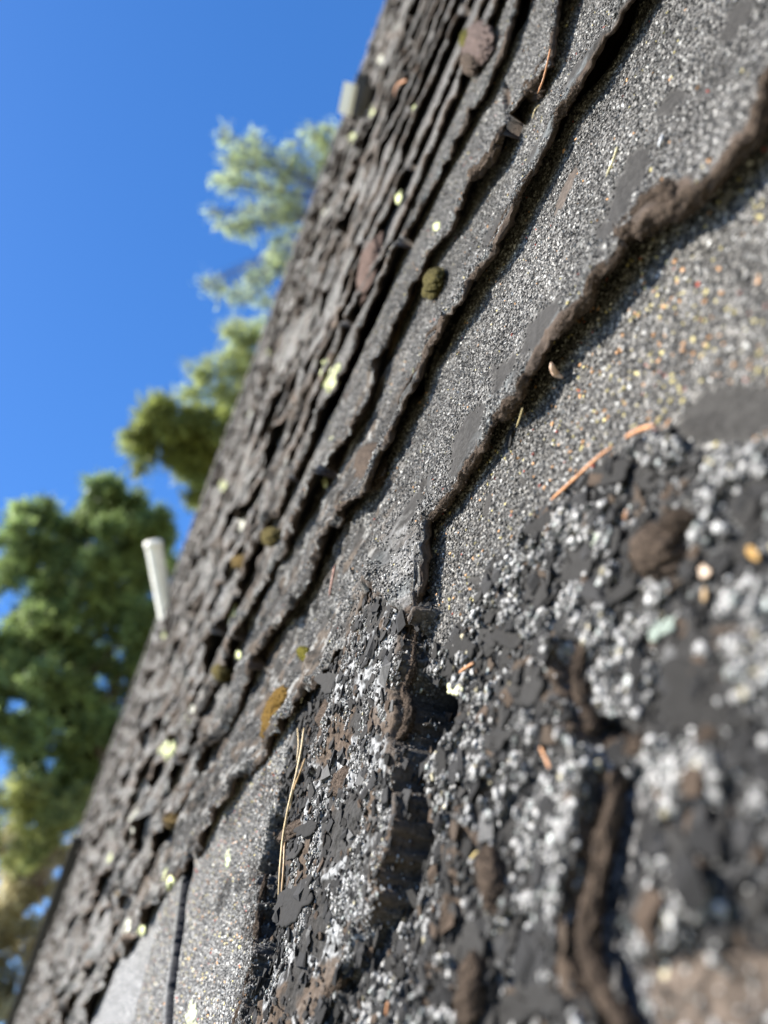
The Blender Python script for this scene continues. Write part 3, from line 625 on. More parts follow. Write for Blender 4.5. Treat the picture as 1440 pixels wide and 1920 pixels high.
for (pts, rad, sd_, hw) in [
    ([(1095, 1212), (1082, 1250), (1092, 1310), (1112, 1375)], [.0012, .0017, .0018, .0014], 21, [.007] * 4),
    ([(1158, 1450), (1150, 1530), (1130, 1620), (1110, 1700), (1104, 1780), (1125, 1850), (1180, 1940)], [.0012, .0016, .0018, .0018, .0017, .0018, .0018], 22, [.010] * 7),
    ([(783, 1175), (776, 1215), (776, 1255), (757, 1295), (770, 1330), (768, 1360), (745, 1392), (720, 1410)], [.0008, .0013, .0018, .0022, .0026, .0026, .002, .001], 23, [.0085] * 8),
    ([(500, 1640), (490, 1690), (484, 1740), (478, 1800), (470, 1850), (455, 1900), (440, 1960)], [.0014, .0024, .003, .0036, .0036, .0042, .004], 26, [.0075] * 7),
    ([(650, 1830), (625, 1860), (600, 1900), (585, 1950)], [.002, .0032, .0034, .003], 27, [.009] * 4)]:
    felt(course_Z, pts, [q * (0.72 if sd_ not in (21, 22) else 1.25) for q in rad], sd_, [q - 0.0008 for q in hw], 0.95 if sd_ != 26 else 0.8, fib=1600)

# ------------------------------------------------------------------ lichen crust, crumbs
def lichen():
    rng = np.random.default_rng(77)
    vis = (NC['X'] > -80) & (NC['X'] < 1600) & (NC['Y'] > 600) & (NC['Y'] < 2080)
    du = np.gradient(NC['u'])[None]; X, Y = NC['X'], NC['Y']
    m = NC['clm'] * (1 - NC['brr']) * (1 - NC['pit']) + 0.03 * NC['crusty']
    m1 = sstep(0.02, 0.3, fbm(NC['UU'] / 0.014, NC['VV'] / 0.02, 121, 4) + 0.1 * NC['n2']) * NC['s1'] * 0.8
    for e in [(690, 1690, 55, 26, -60), (700, 1790, 50, 20, -60), (745, 1340, 22, 9, 80), (622, 1820, 22, 9, 75), (670, 1500, 26, 10, -70)]: m1 = np.maximum(m1, sstep(0, 0.2, ell(X, Y, *e)) * NC['s1'])
    for e in [(672, 1560, 80, 34, -66), (612, 1800, 130, 24, -72)]: m1 = m1 * (1 - sstep(0, 0.15, ell(X, Y, *e)))
    m2 = sstep(40, 0, NC['l2']) * NC['s2'] * sstep(0.0, 0.4, NC['n1'] + 0.15) * sstep(1480, 1560, Y) * 0.8
    zz = np.clip(-(NC['UU'] * E_U[2] + NC['VV'] * E_V[2] - H * E_N[2]), 0.1, 2)
    p = (np.where(vis, m + m1 * 0.55 + m2 * 0.6, 0) * du)
    p[NC['VV'] > 0.28] = 0
    p = p.ravel(); cs = np.cumsum(p)
    n = 46000
    idx = np.searchsorted(cs, rng.random(n) * cs[-1]); iy, ix = np.unravel_index(idx, X.shape)
    on1 = NC['s1'][iy, ix] > 0.5; on2 = NC['s2'][iy, ix] > 0.5
    size = rng.gamma(5.0, 0.2, n) * 0.00062; size = np.clip(size, 0.0003, 0.0012); size[on1] *= 0.62; size[on2] *= 0.55
    ww = NC['W'][iy, ix] + size * rng.uniform(0.0, 0.9, n)
    pos = np.stack([NC['UU'][iy, ix] + (rng.random(n) - .5) * .001, NC['VV'][iy, ix] + (rng.random(n) - .5) * .001, ww], -1)
    V, F = lumps(pos, size, rng)
    t = rng.random(n); g = np.clip(rng.normal(0.31, 0.15, n), 0.04, 0.65)
    g = np.where(rng.random(n) < 0.30, rng.uniform(0.03, 0.12, n), g)
    c = g[:, None] * np.array([1.02, 1.02, 1.01]); c[t > 0.93] *= np.array([0.92, 1.0, 0.98]); c[t < 0.03] *= np.array([1.15, 1.05, 0.75])
    c[on1] *= 1.1
    o = build("lichen_crust", V, F, M_LICHEN, None, np.clip(np.repeat(c, len(ICO_V), axis=0), 0, .8), mw=ROOF)
    tag(o, "pale grey granular lichen crust over the crumbling shingles at the lower right", "lichen", kind="stuff")
lichen()
def crumbs():
    rng = np.random.default_rng(78)
    X, Y = NC['X'], NC['Y']; vis = (X > -80) & (X < 1600) & (Y > 600) & (Y < 2080)
    p = np.where(vis, NC['crusty'] * 0.6 + NC['gap'] * 1.6 + NC['s1'] * 0.25 + ((NC['s1'] > 0.05) & (NC['s1'] < 0.95)) * 1.2, 0) * (1 - NC['brr']) * np.gradient(NC['u'])[None]; p[NC['VV'] > 0.28] = 0
    cs = np.cumsum(p.ravel()); n = 7000
    idx = np.searchsorted(cs, rng.random(n) * cs[-1]); iy, ix = np.unravel_index(idx, X.shape)
    size = np.clip(rng.gamma(2.0, 0.5, n) * 0.0020, 0.0006, 0.0075)
    pos = np.stack([NC['UU'][iy, ix], NC['VV'][iy, ix], NC['W'][iy, ix] + size * 0.2], -1)
    V, F = grains(pos, size, rng, 0.30, 0.6)
    g = rng.uniform(0.02, 0.055, n); c = g[:, None] * np.array([1, 1, 1.03]); q = rng.random(n); c[q < 0.12] = np.array([0.09, 0.065, 0.048]); c[q > 0.96] = np.array([0.15, 0.15, 0.15])
    o = build("asphalt_crumbs", V, F, M_ASPH, None, np.repeat(c, 8, axis=0), smooth=False, mw=ROOF)
    tag(o, "dark broken asphalt crumbs lying between the lichen on the lower shingles", "debris", kind="stuff")
crumbs()
def chips():
    rng = np.random.default_rng(79)
    X, Y = NC['X'], NC['Y']; vis = (X > -80) & (X < 1600) & (Y > 600) & (Y < 2080)
    p = np.where(vis, NC['crusty'] * (1 - 0.75 * NC['clm']) + NC['gap'] * 0.8 + NC['s1'] * 0.15, 0) * (1 - NC['brr']) * np.gradient(NC['u'])[None] * (1 - NC['void']); p[NC['VV'] > 0.28] = 0
    cs = np.cumsum(p.ravel()); n = 3000; idx = np.searchsorted(cs, rng.random(n) * cs[-1]); iy, ix = np.unravel_index(idx, X.shape)
    size = np.clip(rng.gamma(2.5, 0.4, n) * 0.0021, 0.0008, 0.0060); k = 8
    th = (np.arange(k)[None] + rng.uniform(-0.3, 0.3, (n, k))) * 2 * math.pi / k; r = size[:, None] * rng.uniform(0.55, 1.1, (n, k)); a = rng.random(n) * 3.14; el = rng.uniform(0.4, 0.9, n)[:, None]
    x = r * np.cos(th); y = r * np.sin(th) * el; ca, sa = np.cos(a)[:, None], np.sin(a)[:, None]; xx = x * ca - y * sa; yy = x * sa + y * ca
    tx, ty = rng.normal(size=(2, n, 1)) * 0.16; z = tx * xx + ty * yy + rng.normal(size=(n, k)) * 0.00012
    w0 = NC['W'][iy, ix] + 0.0010
    cu = NC['UU'][iy, ix][:, None]; cv = NC['VV'][iy, ix][:, None]; t_ = rng.uniform(0.0005, 0.0013, (n, 1))
    top_ = np.stack([cu + xx, cv + yy, w0[:, None] + z], -1); bot = np.stack([cu + xx * 1.05, cv + yy * 1.05, w0[:, None] + z - t_], -1)
    ctr = np.stack([cu[:, 0], cv[:, 0], w0 + 0.0001], -1)[:, None]
    V = np.concatenate([top_, bot, ctr], 1).reshape(-1, 3); m = 2 * k + 1; F = []
    for i in range(k): j = (i + 1) % k; F += [[i, j, k + j], [i, k + j, k + i], [2 * k, j, i]]
    F = (np.array(F)[None] + m * np.arange(n)[:, None, None]).reshape(-1, 3)
    g = rng.uniform(0.022, 0.05, n); c = g[:, None] * np.array([1.03, 1.0, 0.97]); c[rng.random(n) < 0.07] = np.array([0.085, 0.064, 0.048])
    o = build("asphalt_chips", V, F, M_ASPH, None, np.repeat(c, m, axis=0), smooth=False, mw=ROOF)
    tag(o, "flat angular charcoal chips of broken shingle strewn over the lower shingles", "debris", kind="stuff")
chips()

# ---- asphalt flakes: jagged dark plates, one thing each
def plate(cx, cy, a, b, ang, seed, thick=0.0010, lift=0.0004, hw=None, tilt=0.05):
    """jagged thin plate covering the ellipse of the photo"""
    rng = np.random.default_rng(seed); n = 72; th = np.arange(n) * 2 * math.pi / n
    rad = 1 + 0.55 * fbm(np.cos(th) * 1.1 + 9 * seed, np.sin(th) * 1.1, seed, 2) + 0.16 * fbm(np.cos(th) * 4 + seed, np.sin(th) * 5, seed + 3, 3)
    t = math.radians(ang)
    ex = np.cos(th) * a * rad; ey = np.sin(th) * b * rad
    px = cx + ex * math.cos(t) - ey * math.sin(t); py = cy + ex * math.sin(t) + ey * math.cos(t)
    cu, cv = to_uv(cx, cy, 0.006); u, v = to_uv(px, py, 0.006)
    w0 = float(surf_w(np.array([cu]), np.array([cv]))[0]) if hw is None else hw
    if hw is None: w0 = max(w0, float(np.median(surf_w(u, v))), float(np.median(surf_w((u + cu) / 2, (v + cv) / 2))))
    tx, ty = rng.normal(size=2) * tilt
    rings = []
    for q in (0.0, 0.25, 0.5, 0.75, 0.92, 1.0):
        uu = cu + (u - cu) * q; vv = cv + (v - cv) * q
        ww = w0 + lift + thick + tx * (uu - cu) + ty * (vv - cv) + 0.0004 * fbm(uu / 0.004, vv / 0.004, seed, 3) - (0.0003 if q == 1.0 else 0)
        rings.append(np.stack([uu, vv, ww], -1))
    for q, dz in ((0.99, thick), (0.0, thick)):
        uu = cu + (u - cu) * q; vv = cv + (v - cv) * q
        rings.append(np.stack([uu, vv, w0 + lift + tx * (uu - cu) + ty * (vv - cv) - (0.0 if q else 0)], -1))
    V = np.concatenate(rings); m = len(rings)
    i = np.arange(m - 1)[:, None] * n + np.arange(n)[None]; j = np.arange(m - 1)[:, None] * n + (np.arange(n)[None] + 1) % n
    F = np.stack([i, j, j + n, i + n], -1).reshape(-1, 4)[:, ::-1]
    return V, F
FL = [(580, 1692, 52, 34, -55, "large matte black asphalt flake with a ragged rim right of the long needles"),
      (1142, 885, 40, 24, -30, "dark asphalt flake right under the break in the orange needle"), (1190, 884, 26, 36, 40, "dark flake below the thick upper stub of the orange needle"),
      (1010, 985, 40, 22, -35, "black flake at the smooth edge of the crust below the tip of the orange needle"), (1080, 1055, 54, 20, -55, "slanted black flake midway between the orange needle and the cream lichen lump"),
      (1385, 945, 30, 42, 20, "round dark asphalt flake near the right frame edge"), (1335, 1315, 82, 60, 10, "widest dark grey asphalt flake, far blurred at the right above the dark gap"),
      (1275, 1215, 50, 28, 10, "blurred grey flake between the two bud scales and the widest flake"), (858, 1212, 30, 22, -40, "leftmost black flake just above the short orange needle piece"),
      (905, 1188, 22, 18, 0, "small black flake at the lower tip of the smooth grey stretch"), (940, 1190, 26, 26, 50, "pair-like black flake right of the one at the tip of the smooth stretch"),
      (930, 1300, 15, 34, 15, "upright black flake right of the cream lichen lump"), (895, 1254, 13, 12, 0, "tiny round black flake between the short orange needle and the cream lump"),
      (1020, 1290, 26, 44, 25, "tall dark flake left of the brown curved lip at the centre right"), (965, 1240, 14, 32, 10, "slim black flake above the tall dark one"),
      (1150, 1115, 62, 15, -32, "long narrow dark flake below the big brown clod"), (1000, 1108, 20, 26, 0, "stubby black flake left of the greenish white lichen lump"),
      (640, 1285, 18, 24, 20, "square dark asphalt flake beside the brown felt left of the crust"), (712, 1040, 18, 22, 20, "square grey asphalt chip lying by the end of the second course"),
      (650, 1110, 8, 22, 20, "thin upright grey chip in the blurred trench"), (555, 1270, 8, 20, 25, "thin dark chip right of the moss cushion top"),
      (600, 1560, 24, 12, -35, "small dark flake right of the felt roll across the needles"), (575, 1605, 24, 8, -50, "narrow black sliver above the large matte flake"),
      (940, 815, 6, 16, 20, "small upright black chip in the shadow under the brown felt of the near course"), (1240, 1560, 22, 62, 5, "tall blurred dark flake right of the brown lip, upper of two"),
      (1250, 1700, 24, 50, 5, "tall blurred dark flake right of the brown lip, lower of two"), (840, 1600, 16, 42, 15, "upright dark flake left of the curved yellow straw"),
      (905, 1780, 34, 42, 0, "broad black flake below the long brown felt scrap"), (965, 1900, 42, 30, 0, "black flake cut by the bottom edge beside the brown scrap"),
      (1065, 1885, 40, 26, 10, "black flake at the bottom edge left of the brown lip"), (820, 1780, 18, 52, 20, "slanted black flake left of the broad black one"),
      (868, 1402, 18, 14, 0, "little dark flake above the brown scrap by the white hummock"), (950, 1392, 28, 18, -20, "dark flake left of the blurred orange needle stub"), (1175, 1012, 26, 12, -50, "thin dark flake touching the big brown clod on its left")]
for i, (x, y, a, b, g, lab) in enumerate(FL):
    V, F = plate(x, y, a, b, g, 900 + i, hw=0.0065 if (x, y) in ((712, 1040), (650, 1110)) else None)
    c = np.array([0.036, 0.035, 0.034]) * (0.8 + 0.5 * random.random())
    thing_on_roof("asphalt_flake", V, F, M_ASPH, lab, "flake", "asphalt flakes on the crumbling shingles", col=np.broadcast_to(c, V.shape))

# ---- clods of brown felt lying loose
def clod(cx, cy, a, b, ang, h, seed, label, hw=None, name="felt_clod", c=BR):
    m = len(ICO_V)
    import bmesh
    bm = bmesh.new(); bmesh.ops.create_icosphere(bm, subdivisions=5, radius=1.0); S = np.array([v.co[:] for v in bm.verts]); F = np.array([[v.index for v in f.verts] for f in bm.faces]); bm.free()
    d = 1 + 0.42 * fbm(S[:, 0] * 1.5 + S[:, 2] * 1.1 + seed, S[:, 1] * 1.5 - S[:, 2] * 0.8, seed, 4) + 0.16 * fbm(S[:, 0] * 5 + S[:, 2] * 4, S[:, 1] * 5 - S[:, 2] * 3, seed + 1, 5, 0.7) + 0.08 * fbm(S[:, 0] * 26, S[:, 1] * 26 + S[:, 2] * 20, seed + 2, 2)
    S = S * d[:, None]; t = math.radians(ang)
    px = cx + S[:, 0] * a * math.cos(t) - S[:, 1] * b * math.sin(t); py = cy + S[:, 0] * a * math.sin(t) + S[:, 1] * b * math.cos(t)
    w0 = hw if hw is not None else float(surf_w(*[np.array([q]) for q in to_uv(cx, cy, 0.006)])[0])
    u, v = to_uv(px, py, w0 + h * 0.5)
    V = np.stack([u, v, w0 + h * (0.35 + 0.8 * S[:, 2])], -1)
    col = c * (1 + 0.4 * fbm(S[:, 0] * 8, S[:, 1] * 8 + S[:, 2] * 6, seed, 3))[:, None]
    o = thing_on_roof(name, V, F, M_FELT if name == "felt_clod" else M_MOSS, label, "felt" if name == "felt_clod" else "moss", col=np.clip(col, 0.005, 1))
    b0 = np.array([V[:, 0].mean(), V[:, 1].mean(), V[:, 2].min()]); rr_ = np.random.default_rng(seed)
    V2, F2, c2 = fibres((V - b0)[V[:, 2] > w0], 0.0003, 900, 0.0016 if name == "felt_clod" else 0.0014, rr_, 1.0)
    f = build("felt_fibres" if name == "felt_clod" else "moss_leaves", V2, F2, M_FELT, o, c2 * (c / BR)[None] * 0.9, smooth=False); f["kind"] = "stuff"
    return o
clod(1232, 1035, 52, 40, -50, 0.006, 41, "big rounded brown felt clod on the lichen below the orange needle")
clod(1275, 975, 26, 16, -20, 0.004, 42, "small brown felt clod touching the top of the big one")
clod(1185, 1400, 50, 22, -10, 0.003, 43, "dark brown felt scrap at the top of the wide black gap")
clod(880, 1530, 30, 18, 20, 0.004, 44, "brown felt scrap beside the white lichen hummock")
clod(920, 1650, 16, 60, -12, 0.004, 45, "long upright brown felt scrap left of the lichen hummock")
clod(880, 1850, 18, 70, 8, 0.004, 46, "brown felt scrap near the bottom edge of the view")
clod(550, 1555, 34, 11, -35, 0.0035, 47, "brown felt roll lying across the long needles", hw=0.0085)
clod(640, 1470, 18, 34, 25, 0.004, 48, "knobbly brown felt lump right of the long needles", hw=0.009)
clod(615, 1340, 16, 40, 20, 0.004, 49, "upright brown felt scrap beside the pale lichen flank", hw=0.006)
clod(690, 880, 26, 42, 10, 0.006, 50, "tangled dark brown felt tuft at the broken corner of the second course", hw=0.008)
clod(1000, 170, 18, 12, -40, 0.006, 51, "dark brown felt knob under the topmost orange needle", hw=0.006)
clod(893, 85, 24, 40, 20, 0.008, 52, "pinkish brown felt clump beside the mossy spot near the top", hw=0.008, c=np.array([0.12, 0.09, 0.08]))
clod(880, 120, 14, 22, 10, 0.010, 53, "curled brown felt piece below the pinkish clump", hw=0.008)
clod(690, 500, 11, 62, 14, 0.009, 54, "reddish brown felt ridge high on the blurred courses", hw=0.010, c=np.array([0.13, 0.09, 0.075]))

# ---- moss tufts
MS = [(515, 1335, 15, 52, 24, 0.010, "large rust and olive moss cushion left of the long needles", np.array([0.11, 0.065, 0.012])),
      (571, 1228, 9, 15, -20, 0.006, "small bright olive moss tuft above the large cushion", np.array([0.10, 0.09, 0.01])),
      (810, 528, 11, 30, 18, 0.007, "olive moss tuft in the shadow line of the third course", np.array([0.07, 0.06, 0.02])),
      (876, 75, 9, 22, 8, 0.010, "olive moss tuft high up beside the pinkish felt", np.array([0.07, 0.065, 0.012])),
      (450, 1055, 14, 12, -30, 0.018, "rusty moss tuft on the blurred courses above the big cushion", np.array([0.09, 0.06, 0.015])),
      (508, 1005, 8, 18, 20, 0.016, "thin olive moss tuft left of the broken corner", np.array([0.08, 0.065, 0.02])),
      (413, 1262, 7, 18, 10, 0.016, "faint olive moss tuft low on the blurred courses", np.array([0.08, 0.065, 0.02])),
      (325, 1537, 7, 16, 14, 0.014, "dim rust moss tuft near the lower keyway", np.array([0.08, 0.055, 0.02])),
      (232, 1680, 8, 10, 0, 0.014, "smallest brown moss tuft at the lower left", np.array([0.09, 0.06, 0.02]))]
for i, (x, y, a, b, g, h, lab, c) in enumerate(MS): clod(x, y, a, b, g, h, 60 + i, lab, hw=0.008, name="moss_tuft", c=c)

# ---- pale green lichen rosettes on the far courses
def rosette(cx, cy, a, b, ang, seed, label, grp, hw=0.010, n=34, c=(0.62, 0.66, 0.42), relh=0.3):
    rng = np.random.default_rng(seed); t = math.radians(ang)
    cx = max(cx, 545 - 0.3548 * (cy - 400) + 0.022 * (2500 - cy) + 4 + 1.15 * a + 0.4 * b)
    r = np.sqrt(rng.random(n)); th = rng.random(n) * 6.283; ex = r * np.cos(th) * a; ey = r * np.sin(th) * b
    px = cx + ex * math.cos(t) - ey * math.sin(t); py = cy + ex * math.sin(t) + ey * math.cos(t)
    u, v = to_uv(px, py, hw); cu, cv = to_uv(cx, cy, hw); su = float(np.hypot(u - cu, v - cv).mean())
    dist = math.sqrt(cu ** 2 + cv ** 2 + H ** 2); pxm = dist / FPX
    size = rng.uniform(0.22, 0.42, n) * min(a, b) * pxm * 1.3
    pos = np.stack([u, v, np.full(n, hw) + size * 0.3], -1)
    size = np.append(size, 1.0); pos = np.vstack([pos, [float(cu), float(cv), hw]])
    V, F = lumps(pos, size, rng, 0.6, 0.25)
    m_ = len(ICO_V); S_ = ICO_V; pxs = cx + 0.9 * (S_[:, 0] * a * math.cos(t) - S_[:, 1] * b * math.sin(t)); pys = cy + 0.9 * (S_[:, 0] * a * math.sin(t) + S_[:, 1] * b * math.cos(t))
    uu_, vv_ = to_uv(pxs, pys, hw); V[-m_:] = np.stack([uu_, vv_, hw + S_[:, 2] * min(a, b) * pxm * 0.25], -1); n = n + 1
    col = np.array(c) * rng.uniform(0.75, 1.15, (n, 1))
    thing_on_roof("lichen_rosette", V, F, M_ROS, label, "lichen", grp, col=np.repeat(col, len(ICO_V), axis=0))
G1 = "pale lichen rosettes on the far shingles"
ROS = [(624, 697, 17, 42, 5, "tallest pale yellow-green lichen rosette in the middle of the roof"), (434, 1147, 9, 22, 12, "elongated pale green lichen rosette below the rusty moss tuft"), (255, 1545, 10, 22, 10, "oval pale lichen rosette above the dim rust moss tuft"),
       (317, 1405, 14, 16, 0, "rounded pale lichen rosette left of the large moss cushion"), (315, 1648, 13, 14, -30, "pale lichen rosette just left of the open keyway top"), (240, 1745, 8, 22, 15, "left one of two pale lichen rosettes beside the smooth grey tab"),
       (267, 1735, 7, 20, 0, "right one of two pale lichen rosettes beside the smooth grey tab"), (420, 912, 7, 9, 0, "small pale rosette right of the white pipe, high on the roof"), (453, 983, 7, 14, 12, "slim pale rosette above the rusty moss tuft"),
       (697, 210, 6, 10, 10, "bright white rosette near the roof vent"), (660, 258, 7, 10, 0, "pale rosette below the roof vent by the skyline"), (597, 392, 7, 9, 0, "pale rosette on the skyline beside the feathery pine"), (748, 372, 6, 13, 12, "white rosette on a grey far tab, upper of the pair"),
       (820, 425, 6, 9, 20, "white rosette just above the third course shadow"), (900, 180, 5, 8, 0, "tiny white rosette below the pinkish felt clump"), (625, 828, 6, 8, 0, "small rosette below the tallest one"), (610, 905, 5, 9, 0, "second small rosette under the tallest one"),
       (562, 1310, 6, 9, 0, "cream rosette right of the large moss cushion"), (540, 1300, 5, 5, 0, "cream dot of lichen on the rim of the large moss cushion"), (448, 1165, 5, 6, 0, "tiny pale dot by the elongated rosette"), (362, 1905, 9, 28, 8, "pale green lichen streak at the bottom on the grey tab"),
       (428, 1610, 5, 18, 8, "faint pale lichen streak on the upper part of the grey tab"), (500, 660, 6, 8, 20, "faint rosette close to the skyline above the middle"), (418, 778, 8, 14, 15, "whitish rosette at the skyline beside the second pine"), (285, 1190, 6, 7, 0, "faint rosette at the skyline under the white pipe"),
       (448, 1228, 5, 8, 0, "small pale rosette left of the bright olive tuft"), (360, 1330, 6, 10, 0, "pale rosette above the rounded one"), (207, 1610, 5, 9, 0, "small pale rosette at the lower left near the ridge"), (780, 205, 5, 7, 0, "dim rosette on a dark far tab near the top"), (700, 110, 6, 8, 0, "pale rosette near the skyline at the top"), (352, 1350, 6, 7, 0, "dim rosette touching the one above the rounded one")]
for i, (x, y, a, b, g, lab) in enumerate(ROS):
    if (x, y) in ((362, 1905), (428, 1610)): rosette(x, y, a, b, g, 300 + i, lab, None, hw=0.0085, n=60, c=(0.5, 0.54, 0.36))
    else: rosette(x, y, a, b, g, 300 + i, lab, G1, hw=0.011 if i > 4 else 0.010, c=(0.52, 0.55, 0.31) if i % 3 != 2 else (0.52, 0.52, 0.44))
rosette(853, 1293, 15, 9, 0, 391, "knobbly cream lichen lump among the black flakes", None, hw=0.004, n=40, c=(0.62, 0.62, 0.40))
rosette(1112, 1010, 9, 14, 20, 392, "greenish white lichen lump between the flakes below the orange needle", None, hw=0.005, n=26, c=(0.34, 0.38, 0.31))
rosette(1240, 1180, 34, 12, -35, 393, "blurred mint green lichen finger above the widest flake", None, hw=0.005, n=30, c=(0.22, 0.26, 0.23))

# ---- pine needles, bits of straw
def needle(pxs, r, label, c, hw, grp=None, name="pine_needle", taper=True, n=40):
    path = np.array([P3(x, y, h) for (x, y), h in zip(pxs, hw)]); p = smooth_path(path, n)
    q = np.linspace(0, 1, n); rr = r * np.clip(np.minimum(q * 12 + 0.5, (1 - q) * 6 + 0.25), 0, 1) if taper else np.full(n, r)
    V, F = tube(p, rr, 8, 0.06, int(abs(pxs[0][0])))
    col = np.array(c) * (1 + 0.25 * fbm(np.repeat(q, 8) * 9, np.repeat(q, 8) * 0, 5, 3))[:, None]; col = np.vstack([col, [c], [c]])
    return thing_on_roof(name, V, F, M_NEEDLE, label, "needle" if name == "pine_needle" else "straw", grp, col=np.clip(col, 0, 1))
OR = (0.55, 0.26, 0.11); ST = (0.62, 0.47, 0.25)
needle([(1033, 938), (1075, 900), (1120, 858), (1150, 836)], 0.00055, "lower left half of the orange needle lying over the lichen edge", OR, [.0035, .0055, .007, .0075])
needle([(1173, 820), (1200, 805), (1228, 797)], 0.00065, "thicker upper right stub of the orange needle", OR, [.008, .0085, .009])
needle([(570, 1365), (566, 1400), (556, 1450), (541, 1510), (530, 1570), (525, 1630), (521, 1692)], 0.00062, "longest straw-coloured needle running down the dark gap", ST, [.012, .012, .013, .014, .013, .012, .010])
needle([(558, 1365), (560, 1400), (556, 1430)], 0.0004, "short needle end standing beside the top of the longest one", ST, [.012, .012, .012])
needle([(572, 1422), (562, 1450), (550, 1480), (543, 1520)], 0.00045, "thin side needle forking off to the right of the longest one", (0.55, 0.36, 0.16), [.012, .0125, .013, .013])
needle([(534, 1580), (532, 1630), (527, 1690)], 0.0006, "second needle pressed against the lower end of the longest one", (0.42, 0.27, 0.13), [.012, .0115, .010])
needle([(1004, 1382), (1022, 1418), (1043, 1466)], 0.00055, "blurred orange needle stub in the crust at the right", OR, [.008, .008, .006])
needle([(905, 1590), (888, 1602), (878, 1622), (868, 1640)], 0.00045, "curved yellow straw hooked over a crumb near the bottom", (0.62, 0.48, 0.18), [.008, .010, .009, .006], name="straw_bit")
needle([(862, 1640), (853, 1660)], 0.0007, "stubby tan end below the curved yellow straw", (0.6, 0.4, 0.22), [.006, .006], name="straw_bit", n=10)
needle([(1032, 92), (1026, 120), (1018, 152), (1008, 175)], 0.0005, "orange needle lying on the brown felt near the top", OR, [.017, .017, .016, .014])
needle([(1158, 275), (1150, 300), (1136, 332)], 0.0005, "pale straw splinter lying flat on the grey course", (0.66, 0.6, 0.35), [.006, .006, .006], name="straw_bit")
needle([(980, 765), (974, 785), (968, 802)], 0.0003, "thin pale straw sticking out under the near butt", (0.6, 0.5, 0.25), [.012, .008, .004], name="straw_bit")
needle([(888, 1243), (873, 1252), (860, 1262)], 0.0005, "short orange needle piece beside the cream lichen lump", OR, [.0075, .0075, .0065])
needle([(1176, 955), (1170, 975)], 0.0004, "tiny orange fleck of needle above the big brown clod", OR, [.009, .009], n=10)
needle([(775, 690), (772, 740)], 0.0004, "greenish straw along the second course shadow", (0.35, 0.36, 0.15), [.012, .011], name="straw_bit", n=12)
needle([(1013, 195), (1003, 205), (998, 222)], 0.00035, "hooked white straw below the brown felt knob", (0.66, 0.55, 0.3), [.009, .011, .009], name="straw_bit")
needle([(718, 1085), (724, 1095), (728, 1108)], 0.0005, "short tan needle end in the trench left of the crumbled course", (0.5, 0.33, 0.18), [.011, .011, .010])
needle([(628, 1060), (622, 1090), (617, 1120)], 0.0007, "reddish needle standing in the blurred trench", (0.35, 0.15, 0.1), [.011, .011, .010])
needle([(728, 1878), (724, 1905)], 0.0005, "little orange needle end at the bottom edge", OR, [.012, .012], n=10)
needle([(762, 150), (745, 158), (738, 180)], 0.0016, "blurred bent orange needle high on the far courses", OR, [.020, .022, .016])
# orange flecks (bud scales) and a curled husk
for (x, y, a, b, s, lab, c) in [(1305, 1065, 11, 14, 71, "upper tan bud scale right of the big brown clod", (0.5, 0.33, 0.2)), (1308, 1112, 8, 15, 72, "lower tan bud scale right of the big brown clod", (0.55, 0.38, 0.2)),
                                (1405, 1035, 13, 14, 73, "bright orange-yellow bud scale near the right frame edge", (0.65, 0.38, 0.1))]:
    V, F = plate(x, y, a * 0.85, b * 0.9, 10, s, 0.0005, 0.002, tilt=0.35); c = np.array(c) * 0.62
    thing_on_roof("bud_scale", V, F, M_NEEDLE, lab, "bud scale", col=np.broadcast_to(np.array(c), V.shape))
hp = smooth_path(np.array([P3(1034, 680, .010), P3(1036, 692, .0085), P3(1043, 702, .006), P3(1055, 708, .004)]), 24)
V, F = tube(hp, np.interp(np.linspace(0, 1, 24), [0, .2, .6, 1], [.0005, .0011, .0014, .0004]), 10, 0.12, 3)
thing_on_roof("leaf_husk", V, F, M_NEEDLE, "curled cream and tan husk hanging from the near butt edge", "husk", col=np.broadcast_to(np.array([0.6, 0.42, 0.3]), V.shape))
hp = smooth_path(np.array([P3(1243, 252, .007), P3(1239, 264, .0075), P3(1235, 277, .007)]), 16)
V, F = tube(hp, np.interp(np.linspace(0, 1, 16), [0, .3, .7, 1], [.0002, .0006, .0007, .0003]), 8, 0.05, 3)
thing_on_roof("rice_shaped_seed", V, F, M_LICHEN, "white grain-shaped seed on the grey course beside the bare streak", "seed", col=np.broadcast_to(np.array([0.75, 0.77, 0.8]), V.shape))

# ------------------------------------------------------------------ ridge caps, deck, walls
def box(c, s):
    V = CUBE * np.array(s) / 2 + np.array(c); return V, CUBEF
M_CAP = M_SH
rv = RIDGE_V
xs = np.arange(-1.2, 15.0, 0.14)
for i, x in enumerate(xs):
    rg = np.random.default_rng(4000 + i)
    prof = np.array([(-0.135, 0.002), (-0.134, 0.016), (-0.05, 0.020), (-0.012, 0.030), (0.012, 0.024), (0.05, -0.05), (0.10, -0.13), (0.097, -0.136), (0.0, -0.02)])
    L = 0.24; us = np.linspace(x, x + L, 9); Z = np.linspace(0.010, 0.0, 9)
    V = np.array([[u_, rv + p[0] + 0.004 * rg.normal() * 0.5, p[1] + z_ + 0.010 * rg.normal() * 0.5] for u_, z_ in zip(us, Z) for p in prof])
    n = len(prof); a = np.arange(8)[:, None] * n + np.arange(n - 1)[None]
    F = np.stack([a, a + n, a + n + 1, a + 1], -1).reshape(-1, 4)
    col = np.array([0.11, 0.105, 0.10]) * (1 + 0.5 * (rg.random() - 0.5)) * (1 + 0.2 * rg.normal(size=(len(V), 1)))
    build("ridge_cap", V, F, M_CAP, house, np.clip(col, .02, .5), np.full(len(V), 0.6))
